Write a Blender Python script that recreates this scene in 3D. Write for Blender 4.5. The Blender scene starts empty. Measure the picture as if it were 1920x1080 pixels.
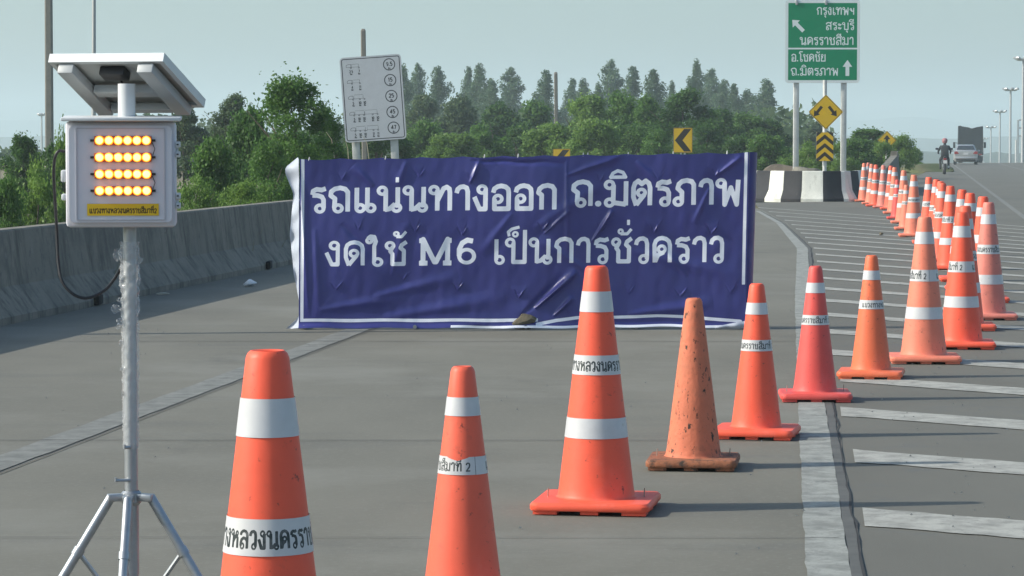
import bpy, bmesh, math, random
import numpy as np
from mathutils import Vector, Matrix
R = math.radians
PI = math.pi
S = bpy.context.scene
C = S.collection

# ------------------------------------------------------------------ camera, sky, sun, exposure
F, CAMZ = 5500.0, 1.505
PITCH = math.atan(270.0 / F)
cam = bpy.data.cameras.new('camera')
cam.sensor_width = 36.0
cam.lens = 36.0 * F / 1920.0
cam.clip_start, cam.clip_end = 0.1, 12000
camo = bpy.data.objects.new('camera', cam)
camo.location = (0, 0, CAMZ)
camo.rotation_euler = (PI / 2 - PITCH, 0, 0)
C.objects.link(camo)
S.camera = camo
SUN_EL, SUN_AZ = 32.0, 8.0          # light comes from the left (-X), a little from behind the camera
W = bpy.data.worlds.new('World')
S.world = W
W.use_nodes = True
wn = W.node_tree
sky = wn.nodes.new('ShaderNodeTexSky')
sky.sky_type = 'NISHITA'
sky.sun_disc = False
sky.sun_elevation = R(SUN_EL)
sky.sun_rotation = R(-90 - SUN_AZ)
sky.air_density, sky.dust_density, sky.ozone_density = 1.0, 2.5, 1.6
tint = wn.nodes.new('ShaderNodeMix')
tint.data_type = 'RGBA'; tint.blend_type = 'MULTIPLY'
tint.inputs[0].default_value = 1.0
tint.inputs[7].default_value = (0.88, 1.02, 1.06, 1)
wn.links.new(sky.outputs[0], tint.inputs[6])
wn.links.new(tint.outputs[2], wn.nodes['Background'].inputs[0])
wn.nodes['Background'].inputs[1].default_value = 0.10
sl = bpy.data.lights.new('sun', 'SUN')
sl.energy, sl.angle, sl.color = 3.0, R(0.6), (1.0, 0.93, 0.82)
so = bpy.data.objects.new('sun', sl)
sdir = Vector((math.cos(R(SUN_EL)) * math.cos(R(SUN_AZ)), math.cos(R(SUN_EL)) * math.sin(R(SUN_AZ)), -math.sin(R(SUN_EL))))
so.rotation_euler = sdir.to_track_quat('-Z', 'Y').to_euler()
so.location = (-40, -10, 40)
C.objects.link(so)
vs = S.view_settings
vs.view_transform, vs.look, vs.exposure, vs.gamma = 'Standard', 'None', 0.78, 1.0
vs.use_curve_mapping = False
S.cycles.use_denoising = True
S.cycles.max_bounces = 8
S.cycles.transparent_max_bounces = 12
S.cycles.volume_bounces = 1

# ------------------------------------------------------------------ where a pixel of the 1920x1080 photograph points
_f = Vector((0, math.cos(PITCH), -math.sin(PITCH)))
_u = Vector((0, math.sin(PITCH), math.cos(PITCH)))
def ray(px, py):
    return Vector(((px - 960) / F, 0, 0)) + _u * ((540 - py) / F) + _f
def gp(px, py, z=0.0):
    d = ray(px, py); t = (z - CAMZ) / d.z
    return Vector((d.x * t, d.y * t, z))
def at(px, py, Y):
    d = ray(px, py); t = Y / d.y
    return Vector((d.x * t, Y, CAMZ + d.z * t))

# ------------------------------------------------------------------ materials
def mat(name, color, rough=0.6, metal=0.0, noise=0.0, scale=20.0, dark=None, stretch=None, bump=0.0, bscale=None, spec=0.4, thresh=None, coords='Object'):
    m = bpy.data.materials.new(name); m.use_nodes = True
    nt = m.node_tree; b = nt.nodes['Principled BSDF']
    b.inputs['Base Color'].default_value = (*color, 1)
    b.inputs['Roughness'].default_value = rough
    b.inputs['Metallic'].default_value = metal
    b.inputs['Specular IOR Level'].default_value = spec
    if noise or bump:
        tc = nt.nodes.new('ShaderNodeTexCoord')
        mp = nt.nodes.new('ShaderNodeMapping')
        if stretch: mp.inputs['Scale'].default_value = stretch
        nt.links.new(tc.outputs[coords], mp.inputs[0])
    if noise:
        n = nt.nodes.new('ShaderNodeTexNoise'); n.inputs['Scale'].default_value = scale
        n.inputs['Detail'].default_value = 6; n.inputs['Roughness'].default_value = 0.65
        nt.links.new(mp.outputs[0], n.inputs['Vector'])
        cr = nt.nodes.new('ShaderNodeValToRGB')
        lo, hi = thresh or (0.3, 0.7)
        dk = dark or tuple(c * (1 - noise) for c in color)
        cr.color_ramp.elements[0].position = lo; cr.color_ramp.elements[0].color = (*dk, 1)
        cr.color_ramp.elements[1].position = hi; cr.color_ramp.elements[1].color = (*color, 1)
        nt.links.new(n.outputs[0], cr.inputs[0])
        nt.links.new(cr.outputs[0], b.inputs['Base Color'])
    if bump:
        n2 = nt.nodes.new('ShaderNodeTexNoise'); n2.inputs['Scale'].default_value = bscale or scale * 2
        n2.inputs['Detail'].default_value = 4
        nt.links.new(mp.outputs[0], n2.inputs['Vector'])
        bp = nt.nodes.new('ShaderNodeBump'); bp.inputs['Strength'].default_value = bump
        bp.inputs['Distance'].default_value = 0.01
        nt.links.new(n2.outputs[0], bp.inputs['Height']); nt.links.new(bp.outputs[0], b.inputs['Normal'])
    return m

def layered(m, scale, color, lo, hi, stretch=None, coords='Object', kind='noise'):
    """a second irregular stain over whatever feeds the base colour"""
    nt = m.node_tree; b = nt.nodes['Principled BSDF']
    tc = nt.nodes.new('ShaderNodeTexCoord'); mp = nt.nodes.new('ShaderNodeMapping')
    if stretch: mp.inputs['Scale'].default_value = stretch
    nt.links.new(tc.outputs[coords], mp.inputs[0])
    n = nt.nodes.new('ShaderNodeTexNoise'); n.inputs['Scale'].default_value = scale; n.inputs['Detail'].default_value = 8
    n.inputs['Roughness'].default_value = 0.7
    nt.links.new(mp.outputs[0], n.inputs['Vector'])
    cr = nt.nodes.new('ShaderNodeMapRange'); cr.inputs[1].default_value = lo; cr.inputs[2].default_value = hi
    nt.links.new(n.outputs[0], cr.inputs[0])
    mx = nt.nodes.new('ShaderNodeMix'); mx.data_type = 'RGBA'
    mx.inputs[7].default_value = (*color, 1)
    nt.links.new(cr.outputs[0], mx.inputs[0])
    link = next((l for l in nt.links if l.to_socket == b.inputs['Base Color']), None)
    if link:
        src = link.from_socket; nt.links.new(src, mx.inputs[6])
    else:
        mx.inputs[6].default_value = b.inputs['Base Color'].default_value[:]
    nt.links.new(mx.outputs[2], b.inputs['Base Color'])
    return m

def ink_mat(name, ground, ink, rough=0.4, wear=0.0, spec=0.4, bump=0.0, ground_noise=0.12, inkrough=None):
    """printed sheet: attribute 'ink' (distance to the lettering, < 0 inside) picks the ink colour"""
    m = mat(name, ground, rough, noise=ground_noise, scale=6.0, bump=bump, bscale=60, spec=spec)
    nt = m.node_tree; b = nt.nodes['Principled BSDF']
    a = nt.nodes.new('ShaderNodeAttribute'); a.attribute_name = 'ink'
    lt = nt.nodes.new('ShaderNodeMath'); lt.operation = 'LESS_THAN'; lt.inputs[1].default_value = 0.0
    nt.links.new(a.outputs['Fac'], lt.inputs[0])
    fac = lt.outputs[0]
    if wear:
        tc = nt.nodes.new('ShaderNodeTexCoord')
        n = nt.nodes.new('ShaderNodeTexNoise'); n.inputs['Scale'].default_value = 45; n.inputs['Detail'].default_value = 6
        nt.links.new(tc.outputs['Object'], n.inputs['Vector'])
        mr = nt.nodes.new('ShaderNodeMapRange'); mr.inputs[1].default_value = 0.35; mr.inputs[2].default_value = 0.5
        mr.inputs[3].default_value = 1 - wear; mr.inputs[4].default_value = 1.0
        nt.links.new(n.outputs[0], mr.inputs[0])
        mu = nt.nodes.new('ShaderNodeMath'); mu.operation = 'MULTIPLY'
        nt.links.new(fac, mu.inputs[0]); nt.links.new(mr.outputs[0], mu.inputs[1]); fac = mu.outputs[0]
    mx = nt.nodes.new('ShaderNodeMix'); mx.data_type = 'RGBA'; mx.inputs[7].default_value = (*ink, 1)
    link = next(l for l in nt.links if l.to_socket == b.inputs['Base Color'])
    nt.links.new(link.from_socket, mx.inputs[6]); nt.links.new(fac, mx.inputs[0])
    nt.links.new(mx.outputs[2], b.inputs['Base Color'])
    return m

def leaf_mat(name, dark, light, trans=0.50):
    m = bpy.data.materials.new(name); m.use_nodes = True
    nt = m.node_tree; nt.nodes.clear()
    out = nt.nodes.new('ShaderNodeOutputMaterial')
    a = nt.nodes.new('ShaderNodeAttribute'); a.attribute_name = 'tone'
    cr = nt.nodes.new('ShaderNodeValToRGB')
    cr.color_ramp.elements[0].color = (*dark, 1); cr.color_ramp.elements[1].color = (*light, 1)
    nt.links.new(a.outputs['Fac'], cr.inputs[0])
    p = nt.nodes.new('ShaderNodeBsdfPrincipled'); p.inputs['Roughness'].default_value = 0.5
    p.inputs['Specular IOR Level'].default_value = 0.25
    t = nt.nodes.new('ShaderNodeBsdfTranslucent')
    mx = nt.nodes.new('ShaderNodeMixShader'); mx.inputs[0].default_value = trans
    nt.links.new(cr.outputs[0], p.inputs['Base Color']); nt.links.new(cr.outputs[0], t.inputs['Color'])
    nt.links.new(p.outputs[0], mx.inputs[1]); nt.links.new(t.outputs[0], mx.inputs[2])
    nt.links.new(mx.outputs[0], out.inputs[0])
    return m

def emit_mat(name, color, strength):
    m = bpy.data.materials.new(name); m.use_nodes = True
    b = m.node_tree.nodes['Principled BSDF']
    b.inputs['Base Color'].default_value = (*color, 1)
    b.inputs['Emission Color'].default_value = (*color, 1)
    b.inputs['Emission Strength'].default_value = strength
    return m

# ------------------------------------------------------------------ objects
def tag(o, label=None, cat=None, group=None, kind=None):
    if label: o['label'] = label
    if cat: o['category'] = cat
    if group: o['group'] = group
    if kind: o['kind'] = kind
    return o
def thing(name, label, cat, loc=(0, 0, 0), rz=0.0, group=None):
    o = bpy.data.objects.new(name, None); C.objects.link(o)
    o.location = loc; o.rotation_euler = (0, 0, rz); o.empty_display_size = 0.1
    return tag(o, label, cat, group)
def link(name, me, parent=None, loc=None):
    o = bpy.data.objects.new(name, me); C.objects.link(o)
    if parent is not None: o.parent = parent
    if loc is not None: o.location = loc
    return o

class MB:
    def __init__(s): s.v = []; s.f = []; s.m = []
    def add(s, vs, fs, mi=0):
        n = len(s.v); s.v += [tuple(v) for v in vs]
        s.f += [tuple(i + n for i in f) for f in fs]; s.m += [mi] * len(fs); return s
    def box(s, c, d, rot=None, mi=0, bev=0.0):
        x, y, z = (k / 2 for k in d)
        if bev > 0:
            bm = bmesh.new(); bmesh.ops.create_cube(bm, size=1)
            for v in bm.verts: v.co = Vector((v.co.x * d[0], v.co.y * d[1], v.co.z * d[2]))
            bmesh.ops.bevel(bm, geom=list(bm.edges), offset=bev, segments=2, affect='EDGES', profile=0.5)
            vs = [v.co.copy() for v in bm.verts]; bm.verts.index_update()
            fs = [[v.index for v in f.verts] for f in bm.faces]; bm.free()
        else:
            vs = [Vector(p) for p in ((-x, -y, -z), (x, -y, -z), (x, y, -z), (-x, y, -z), (-x, -y, z), (x, -y, z), (x, y, z), (-x, y, z))]
            fs = [(0, 3, 2, 1), (4, 5, 6, 7), (0, 1, 5, 4), (1, 2, 6, 5), (2, 3, 7, 6), (3, 0, 4, 7)]
        if rot is not None: vs = [rot @ v for v in vs]
        c = Vector(c); return s.add([v + c for v in vs], fs, mi)
    def tube(s, pts, rad, n=12, mi=0, caps=True):
        pts = [Vector(p) for p in pts]
        rad = rad if isinstance(rad, (list, tuple)) else [rad] * len(pts)
        vs = []; fs = []; up = None
        for i, p in enumerate(pts):
            t = (pts[min(i + 1, len(pts) - 1)] - pts[max(i - 1, 0)]).normalized()
            if up is None:
                up = Vector((0, 0, 1)) if abs(t.z) < 0.9 else Vector((1, 0, 0))
            a = t.cross(up).normalized(); b = a.cross(t).normalized(); up = b
            for k in range(n):
                w = 2 * PI * k / n
                vs.append(p + a * (math.cos(w) * rad[i]) + b * (math.sin(w) * rad[i]))
        for i in range(len(pts) - 1):
            for k in range(n):
                fs.append((i * n + k, i * n + (k + 1) % n, (i + 1) * n + (k + 1) % n, (i + 1) * n + k))
        if caps:
            fs.append(tuple(range(n - 1, -1, -1))); fs.append(tuple(range((len(pts) - 1) * n, len(pts) * n)))
        return s.add(vs, fs, mi)
    def lathe(s, prof, n=48, c=(0, 0, 0), mi=0, cap_top=False, cap_bot=False):
        vs = []; fs = []
        for (r, z) in prof:
            for k in range(n):
                w = 2 * PI * k / n; vs.append((c[0] + r * math.cos(w), c[1] + r * math.sin(w), c[2] + z))
        for i in range(len(prof) - 1):
            for k in range(n):
                fs.append((i * n + k, i * n + (k + 1) % n, (i + 1) * n + (k + 1) % n, (i + 1) * n + k))
        if cap_bot: fs.append(tuple(range(n - 1, -1, -1)))
        if cap_top: fs.append(tuple(range((len(prof) - 1) * n, len(prof) * n)))
        return s.add(vs, fs, mi)
    def prism(s, poly, y0, y1, mi=0, rot=None, c=(0, 0, 0)):
        """polygon in x,z pushed through y"""
        n = len(poly); vs = [Vector((x, y0, z)) for x, z in poly] + [Vector((x, y1, z)) for x, z in poly]
        if rot is not None: vs = [rot @ v for v in vs]
        c = Vector(c); vs = [v + c for v in vs]
        fs = [tuple(range(n)), tuple(range(2 * n - 1, n - 1, -1))]
        for k in range(n): fs.append((k, k + n, (k + 1) % n + n, (k + 1) % n))
        return s.add(vs, fs, mi)
    def mesh(s, name, mats, smooth=30):
        me = bpy.data.meshes.new(name); me.from_pydata(s.v, [], s.f)
        for m in (mats if isinstance(mats, (list, tuple)) else [mats]): me.materials.append(m)
        me.polygons.foreach_set('material_index', s.m)
        bm = bmesh.new(); bm.from_mesh(me); bmesh.ops.recalc_face_normals(bm, faces=bm.faces); bm.to_mesh(me); bm.free()
        if smooth:
            me.shade_smooth(); me.set_sharp_from_angle(angle=R(smooth))
        me.update(); return me
    def build(s, name, mats, parent=None, smooth=30, loc=None):
        return link(name, s.mesh(name, mats, smooth), parent, loc)

def rrect(w, h, r, n=5):
    pts = []
    for cx, cy, a0 in ((w / 2 - r, h / 2 - r, 0), (-w / 2 + r, h / 2 - r, 90), (-w / 2 + r, -h / 2 + r, 180), (w / 2 - r, -h / 2 + r, 270)):
        for k in range(n + 1):
            a = R(a0 + 90 * k / n); pts.append((cx + r * math.cos(a), cy + r * math.sin(a)))
    return pts

def grid_mesh(name, P, mats, ink=None, smooth=True, wrap=False, extra=None):
    """P: (ny, nx, 3) points -> quad grid with optional 'ink' attribute"""
    ny, nx = P.shape[:2]
    idx = np.arange(ny * nx).reshape(ny, nx)
    if wrap: idx = np.concatenate([idx, idx[:, :1]], 1)
    q = np.stack([idx[:-1, :-1], idx[:-1, 1:], idx[1:, 1:], idx[1:, :-1]], -1).reshape(-1, 4)
    me = bpy.data.meshes.new(name)
    me.vertices.add(ny * nx); me.vertices.foreach_set('co', P.reshape(-1).astype(np.float32))
    me.loops.add(q.size); me.loops.foreach_set('vertex_index', q.reshape(-1).astype(np.int32))
    me.polygons.add(len(q)); me.polygons.foreach_set('loop_start', np.arange(0, q.size, 4, dtype=np.int32))
    for m in (mats if isinstance(mats, (list, tuple)) else [mats]): me.materials.append(m)
    if ink is not None:
        a = me.attributes.new('ink', 'FLOAT', 'POINT'); a.data.foreach_set('value', ink.reshape(-1).astype(np.float32))
    me.update(calc_edges=True); me.validate()
    if smooth: me.shade_smooth()
    return me

def smooth01(a, b, x):
    t = np.clip((x - a) / (b - a), 0, 1); return t * t * (3 - 2 * t)

# ------------------------------------------------------------------ stroke lettering (Thai, Latin, digits)
def _arc(cx, cy, rx, ry, a0, a1, n=10):
    return [(cx + rx * math.cos(R(a0 + (a1 - a0) * k / n)), cy + ry * math.sin(R(a0 + (a1 - a0) * k / n))) for k in range(n + 1)]
_ARCH = [(.10, .70), (.12, .84), (.22, .95), (.40, 1.0), (.58, .95), (.68, .84), (.70, .70)]
G = {   # advance, strokes, rings (cx, cy, r)
 'ก': (.82, [[(.20, 0), (.20, .60), (.08, .70), (.12, .86), (.24, .96), (.42, 1.0), (.60, .95), (.68, .82), (.68, 0)]], []),
 'ร': (.66, [[(.10, .72), (.13, .88), (.26, .95), (.45, .92), (.60, .98)], [(.10, .70), (.30, .69), (.46, .63), (.52, .5), (.52, .14)]], [(.38, .14, .145)]),
 'ถ': (.86, [[(.22, .16), (.24, .55), (.08, .68), (.10, .85), (.24, .96), (.43, 1.0), (.62, .95), (.72, .82), (.72, 0)]], [(.36, .14, .145)]),
 'ภ': (.88, [[(.30, .14), (.30, .52), (.14, .68), (.18, .85), (.30, .96), (.48, 1.0), (.66, .95), (.74, .82), (.74, 0)]], [(.17, .14, .145)]),
 'เ': (.48, [[(.15, 1.0), (.15, .14)]], [(.28, .14, .145)]),
 'ท': (.90, [[(.29, .86), (.29, 0)], [(.29, .40), (.52, .92), (.64, .98), (.74, .90), (.76, .75), (.76, 0)]], [(.16, .86, .145)]),
 'า': (.62, [[(.06, .72), (.10, .88), (.20, .97), (.32, .99), (.44, .93), (.48, .78), (.48, 0)]], []),
 'ง': (.64, [[(.48, .86), (.48, .05), (.26, .05), (.06, .56)]], [(.35, .86, .145)]),
 'อ': (.80, [[(.08, .72), (.12, .88), (.24, .97), (.38, 1.0), (.54, .96), (.64, .86), (.66, .72), (.66, .05), (.13, .05), (.13, .46)]], [(.26, .46, .145)]),
 'ม': (.92, [[(.31, .86), (.31, .16)], [(.30, .13), (.78, .05)], [(.78, 1.0), (.78, 0)]], [(.16, .86, .145), (.17, .13, .14)]),
 'น': (.92, [[(.29, .86), (.29, 0)], [(.26, .06), (.44, .10), (.64, .30)], [(.74, 1.0), (.74, .14)]], [(.16, .86, .145), (.70, .14, .145)]),
 'ต': (.84, [[(.20, 0), (.09, .35), (.09, .72), (.14, .90), (.26, 1.0), (.40, .88), (.54, 1.0), (.66, .90), (.71, .72), (.71, 0)], [(.20, .02), (.34, .22), (.50, .44)]], [(.39, .52, .135)]),
 'ด': (.84, [[(.20, 0), (.09, .35), (.09, .72), (.14, .88), (.26, .97), (.40, 1.0), (.55, .96), (.67, .86), (.71, .70), (.71, 0)], [(.20, .02), (.34, .22), (.50, .44)]], [(.39, .52, .135)]),
 'ค': (.84, [[(.12, 0), (.10, .72), (.15, .88), (.26, .97), (.40, 1.0), (.55, .96), (.67, .86), (.71, .70), (.71, 0)], [(.14, .02), (.24, .30), (.48, .42)]], [(.39, .54, .135)]),
 'พ': (.98, [[(.29, .86), (.31, 0), (.53, .68), (.76, 0), (.80, 1.0)]], [(.16, .86, .145)]),
 'ใ': (.58, [[(.24, .14), (.24, .82), (.30, 1.02), (.24, 1.22), (.10, 1.24), (0, 1.14)]], [(.06, 1.06, .09), (.37, .14, .145)]),
 'โ': (.54, [[(.24, .14), (.24, 1.02), (.04, 1.16), (.14, 1.34), (.56, 1.34)]], [(.37, .14, .145)]),
 'ช': (.86, [[(.30, .80), (.20, .60), (.28, .48), (.28, .05), (.70, .05), (.70, .62), (.58, .74), (.62, .86), (.80, 1.0)]], [(.19, .84, .135)]),
 'ข': (.80, [[(.30, .80), (.20, .60), (.28, .48), (.28, .05), (.66, .05), (.66, 1.0)]], [(.19, .84, .135)]),
 'ว': (.64, [[(.06, .72), (.10, .88), (.20, .97), (.34, .99), (.46, .92), (.50, .76), (.50, .14)]], [(.37, .14, .145)]),
 'ห': (.92, [[(.29, .86), (.29, 0)], [(.29, .30), (.56, .72)], [(.58, .70), (.74, .56), (.76, 0)]], [(.16, .86, .145), (.66, .82, .11)]),
 'ล': (.82, [[(.08, .74), (.12, .88), (.24, .97), (.38, 1.0), (.54, .96), (.66, .84), (.68, .70), (.68, 0)], [(.68, .42), (.54, .56), (.36, .60), (.18, .50), (.12, .32), (.12, .14)]], [(.25, .14, .145)]),
 'ส': (.82, [[(.08, .74), (.12, .88), (.24, .97), (.38, 1.0), (.54, .96), (.66, .84), (.68, .70), (.68, 0)], [(.68, .42), (.54, .56), (.36, .60), (.18, .50), (.12, .32), (.12, .14)], [(.58, .90), (.80, 1.12)]], [(.25, .14, .145)]),
 'บ': (.88, [[(.29, .86), (.29, .05), (.74, .05), (.74, 1.0)]], [(.16, .86, .145)]),
 'ป': (.88, [[(.29, .86), (.29, .05), (.74, .05), (.74, 1.38)]], [(.16, .86, .145)]),
 'ย': (.82, [[(.12, .78), (.14, .62), (.34, .54)], [(.30, .54), (.12, .40), (.12, .05), (.68, .05), (.68, 1.0)]], [(.24, .84, .135)]),
 'ะ': (.54, [[(.28, .24), (.28, .10), (.46, .30)], [(.28, .72), (.28, .58), (.46, .78)]], [(.16, .24, .10), (.16, .72, .10)]),
 'ฯ': (.72, [[(.27, .72), (.27, .50), (.58, .50)], [(.58, .95), (.58, 0)]], [(.16, .74, .11)]),
 '.': (.30, [[(.10, .04), (.10, .14)]], [(.10, .09, .05)]),
 ' ': (.42, [], []),
 'M': (1.24, [[(.16, 0), (.16, 1.0), (.56, .10), (.62, .10), (1.02, 1.0), (1.02, 0)], [(.02, .05), (.32, .05)], [(.86, .05), (1.16, .05)], [(.02, .95), (.2, .95)], [(.98, .95), (1.16, .95)]], []),
 '6': (.80, [[(.62, .92), (.42, .96), (.24, .84), (.14, .60), (.14, .32)]], [(.40, .32, .26)]),
 '0': (.74, [_arc(.36, .5, .27, .47, 0, 360, 20)], []),
 '1': (.48, [[(.06, .78), (.26, .96), (.26, 0)]], []),
 '2': (.70, [[(.08, .72), (.14, .90), (.32, .97), (.50, .90), (.56, .72), (.48, .50), (.08, .05), (.62, .05)]], []),
 '4': (.72, [[(.48, 0), (.48, .96), (.06, .30), (.66, .30)]], []),
 '5': (.70, [[(.58, .95), (.14, .95), (.12, .54), (.32, .60), (.50, .54), (.58, .34), (.50, .12), (.30, .03), (.08, .135)]], []),
 '7': (.66, [[(.06, .95), (.58, .95), (.24, 0)]], []),
 '9': (.72, [[(.60, .68), (.58, .40), (.46, .14), (.20, .04)]], [(.35, .68, .24)]),
}
G['แ'] = (.90, [[(.15, 1.0), (.15, .14)], [(.55, 1.0), (.55, .14)]], [(.28, .14, .145), (.68, .14, .145)])
_I = [(-.62, 1.17), (-.54, 1.34), (-.36, 1.44), (-.16, 1.36), (-.06, 1.17), (-.62, 1.17)]
MARKS = {'ิ': ([_I], []), 'ี': ([_I, [(-.06, 1.16), (-.06, 1.50)]], []), '่': ([[(-.10, 1.20), (-.10, 1.42)]], []),
 '้': ([[(-.34, 1.22), (-.14, 1.22), (.02, 1.44)]], [(-.34, 1.34, .08)]), 'ั': ([[(-.40, 1.18), (-.14, 1.18), (.02, 1.38)]], [(-.40, 1.28, .08)]),
 '็': ([[(-.50, 1.12), (-.54, 1.30), (-.40, 1.42), (-.10, 1.50)]], [(-.26, 1.20, .09)]), 'ุ': ([[(-.12, -.14), (-.12, -.42)]], [(-.20, -.20, .07)])}

def layout(text, thick, h=1.0, wscale=1.0, x=0.0, y=0.0, align='l', gap=0.05, ringk=0.72):
    """-> (segments [x0,y0,x1,y1,half,cap0,cap1], rings [cx,cy,r,half], width)"""
    seg = []; ring = []; cur = 0.0; up = False; last = 0.0
    tk0 = thick
    for ch in text:
        thick = tk0 * (.72 if ch in MARKS else 1.0)
        if ch in MARKS:
            st, rg = MARKS[ch]; dy = 0.34 if (up and ch in '่้') else 0.0
            ox = cur - .10 - gap - (0.16 if last == 'ป' else 0); up = True
        else:
            adv, st, rg = G[ch]; ox = cur; dy = 0.0; cur += adv + gap; up = False; last = ch
        for poly in st:
            closed = len(poly) > 3 and poly[0] == poly[-1]
            for i in range(len(poly) - 1):
                (a, b), (c, d) = poly[i], poly[i + 1]
                seg.append((ox + a, b + dy, ox + c, d + dy, thick / 2, 0 if (i == 0 and not closed) else 1, 0 if (i == len(poly) - 2 and not closed) else 1))
        for (cx, cy, r) in rg: ring.append((ox + cx, cy + dy, r, thick * ringk / 2))
    w = (cur - .12) * h * wscale
    x0 = x - {'l': 0, 'c': w / 2, 'r': w}[align]
    k = wscale * h
    seg = [(x0 + a * k, y + b * h, x0 + c * k, y + d * h, t * h, e, g) for a, b, c, d, t, e, g in seg]
    ring = [(x0 + a * k, y + b * h, r * h, t * h, k / h) for a, b, r, t in ring]
    return seg, ring, w

def field(X, Y, segs=(), rings=(), polys=(), rects=(), margin=0.08):
    """signed distance (negative inside) on the points X, Y"""
    D = np.full(X.shape, margin)
    def upd(m, d): D[m] = np.minimum(D[m], d)
    for x0, y0, x1, y1, t, c0, c1 in segs:
        m = (X > min(x0, x1) - margin) & (X < max(x0, x1) + margin) & (Y > min(y0, y1) - margin) & (Y < max(y0, y1) + margin)
        if not m.any(): continue
        dx, dy = x1 - x0, y1 - y0; L = math.hypot(dx, dy) or 1e-6; ux, uy = dx / L, dy / L
        px, py = X[m] - x0, Y[m] - y0
        al = px * ux + py * uy; pe = np.abs(-px * uy + py * ux)
        d = np.maximum(pe - t, np.maximum(-al, al - L))
        if c0: d = np.minimum(d, np.hypot(px, py) - t)
        if c1: d = np.minimum(d, np.hypot(X[m] - x1, Y[m] - y1) - t)
        upd(m, d)
    for rg in rings:
        cx, cy, r, t = rg[:4]; k = rg[4] if len(rg) > 4 else 1.0
        m = (np.abs(X - cx) < r + margin) & (np.abs(Y - cy) < r + margin)
        if m.any(): upd(m, np.abs(np.hypot((X[m] - cx) / max(k, 0.75), Y[m] - cy) - r) - t)
    for x0, y0, x1, y1 in rects:
        upd(slice(None), np.maximum(np.maximum(x0 - X, X - x1), np.maximum(y0 - Y, Y - y1)))
    for poly in polys:          # simple polygon
        inside = np.zeros(X.shape, bool); dist = np.full(X.shape, 9.0); n = len(poly)
        for i in range(n):
            (x0, y0), (x1, y1) = poly[i], poly[(i + 1) % n]
            cond = ((y0 > Y) != (y1 > Y))
            with np.errstate(divide='ignore', invalid='ignore'):
                xi = (x1 - x0) * (Y - y0) / ((y1 - y0) or 1e-9) + x0
            inside ^= cond & (X < xi)
            dx, dy = x1 - x0, y1 - y0; L2 = dx * dx + dy * dy or 1e-9
            tt = np.clip(((X - x0) * dx + (Y - y0) * dy) / L2, 0, 1)
            dist = np.minimum(dist, np.hypot(X - x0 - tt * dx, Y - y0 - tt * dy))
        upd(slice(None), np.where(inside, -dist, dist))
    return D
def merge(*ls):
    s = []; r = []
    for a in ls: s += a[0]; r += a[1]
    return s, r

# ------------------------------------------------------------------ the lie of the land
def crest(Y):
    Y = np.asarray(Y, float); d = np.maximum(Y - 220, 0)
    z = np.where(d < 150, -0.0001 * d * d, -2.25 - 0.03 * (d - 150))
    return np.maximum(z, -8.0)
def z_at(Y): return float(crest(Y))
LEFT = [(-10.45, -28), (-4.23, 24.2), (-0.12, 59), (0.15, 63), (0.28, 68), (0.0, 74), (-1.0, 81), (-3.5, 88), (-8, 95), (-17, 102), (-40, 112)]
RIGHT = [(-2.35, -28), (1.22, 10.3), (1.84, 16.9), (2.93, 28.5), (4.28, 42.2), (5.25, 56), (5.75, 68), (5.75, 80), (4.9, 89), (2.6, 96.5), (-40, 122)]
def main_left(Y): return 9.0 + (Y - 75) * 0.16
def main_line(Y): return 10.2 + (Y - 58) * 0.141
_ly = np.array([p[1] for p in LEFT]); _lx = np.array([p[0] for p in LEFT])
_ry = np.array([p[1] for p in RIGHT[:8]]); _rx = np.array([p[0] for p in RIGHT[:8]])
def left_x(Y): return np.interp(Y, _ly, _lx)
def right_x(Y): return np.interp(Y, _ry, _rx)
def terrain(X, Y):
    X = np.asarray(X, float); Y = np.asarray(Y, float)
    z = crest(Y) - 0.06
    dl = left_x(Y) - 0.8 - X
    z = z - 1.0 * smooth01(0.3, 5, dl) * (1 - smooth01(58, 72, Y))
    z = z - 1.6 * smooth01(112, 135, Y) * smooth01(2, 10, main_left(Y) - 3 - X)
    z = z - 0.7 * smooth01(6, 30, X - main_line(Y) - 9)
    return z
def tz(x, y): return float(terrain(x, y))

M = {}
M['soil'] = layered(mat('soil', (.16, .15, .075), .95, noise=.45, scale=.8, bump=.6, bscale=8), 0.25, (.07, .09, .03), .45, .6)
def axis(parts):
    out = []
    for a, b, n in parts: out += list(np.linspace(a, b, n, endpoint=False))
    return np.array(out + [parts[-1][1]])
gx = axis([(-2600, -80, 14), (-80, -16, 22), (-16, 24, 40), (24, 90, 26), (90, 2600, 14)])
gy = axis([(-50, 0, 12), (0, 140, 70), (140, 420, 56), (420, 1600, 20), (1600, 5200, 10)])
GX, GY = np.meshgrid(gx, gy)
ground = link('ground', grid_mesh('ground', np.stack([GX, GY, terrain(GX, GY)], -1), M['soil']))
tag(ground, kind='structure')

def strip(name, A, B, m, z=0.0, step=None, kind='structure', across=1):
    """road-like sheet between two polylines with equally many points"""
    A = np.array(A, float); B = np.array(B, float)
    n = len(A); t = np.linspace(0, n - 1, (n - 1) * (step or 8) + 1)
    def ip(P): return np.stack([np.interp(t, np.arange(n), P[:, k]) for k in range(2)], -1)
    a, b = ip(A), ip(B)
    k = np.linspace(0, 1, across + 1)[None, :, None]
    P2 = a[:, None, :] * (1 - k) + b[:, None, :] * k
    P = np.concatenate([P2, (crest(P2[..., 1]) + z)[..., None]], -1)
    o = link(name, grid_mesh(name, P, m)); tag(o, kind=kind); return o

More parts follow.
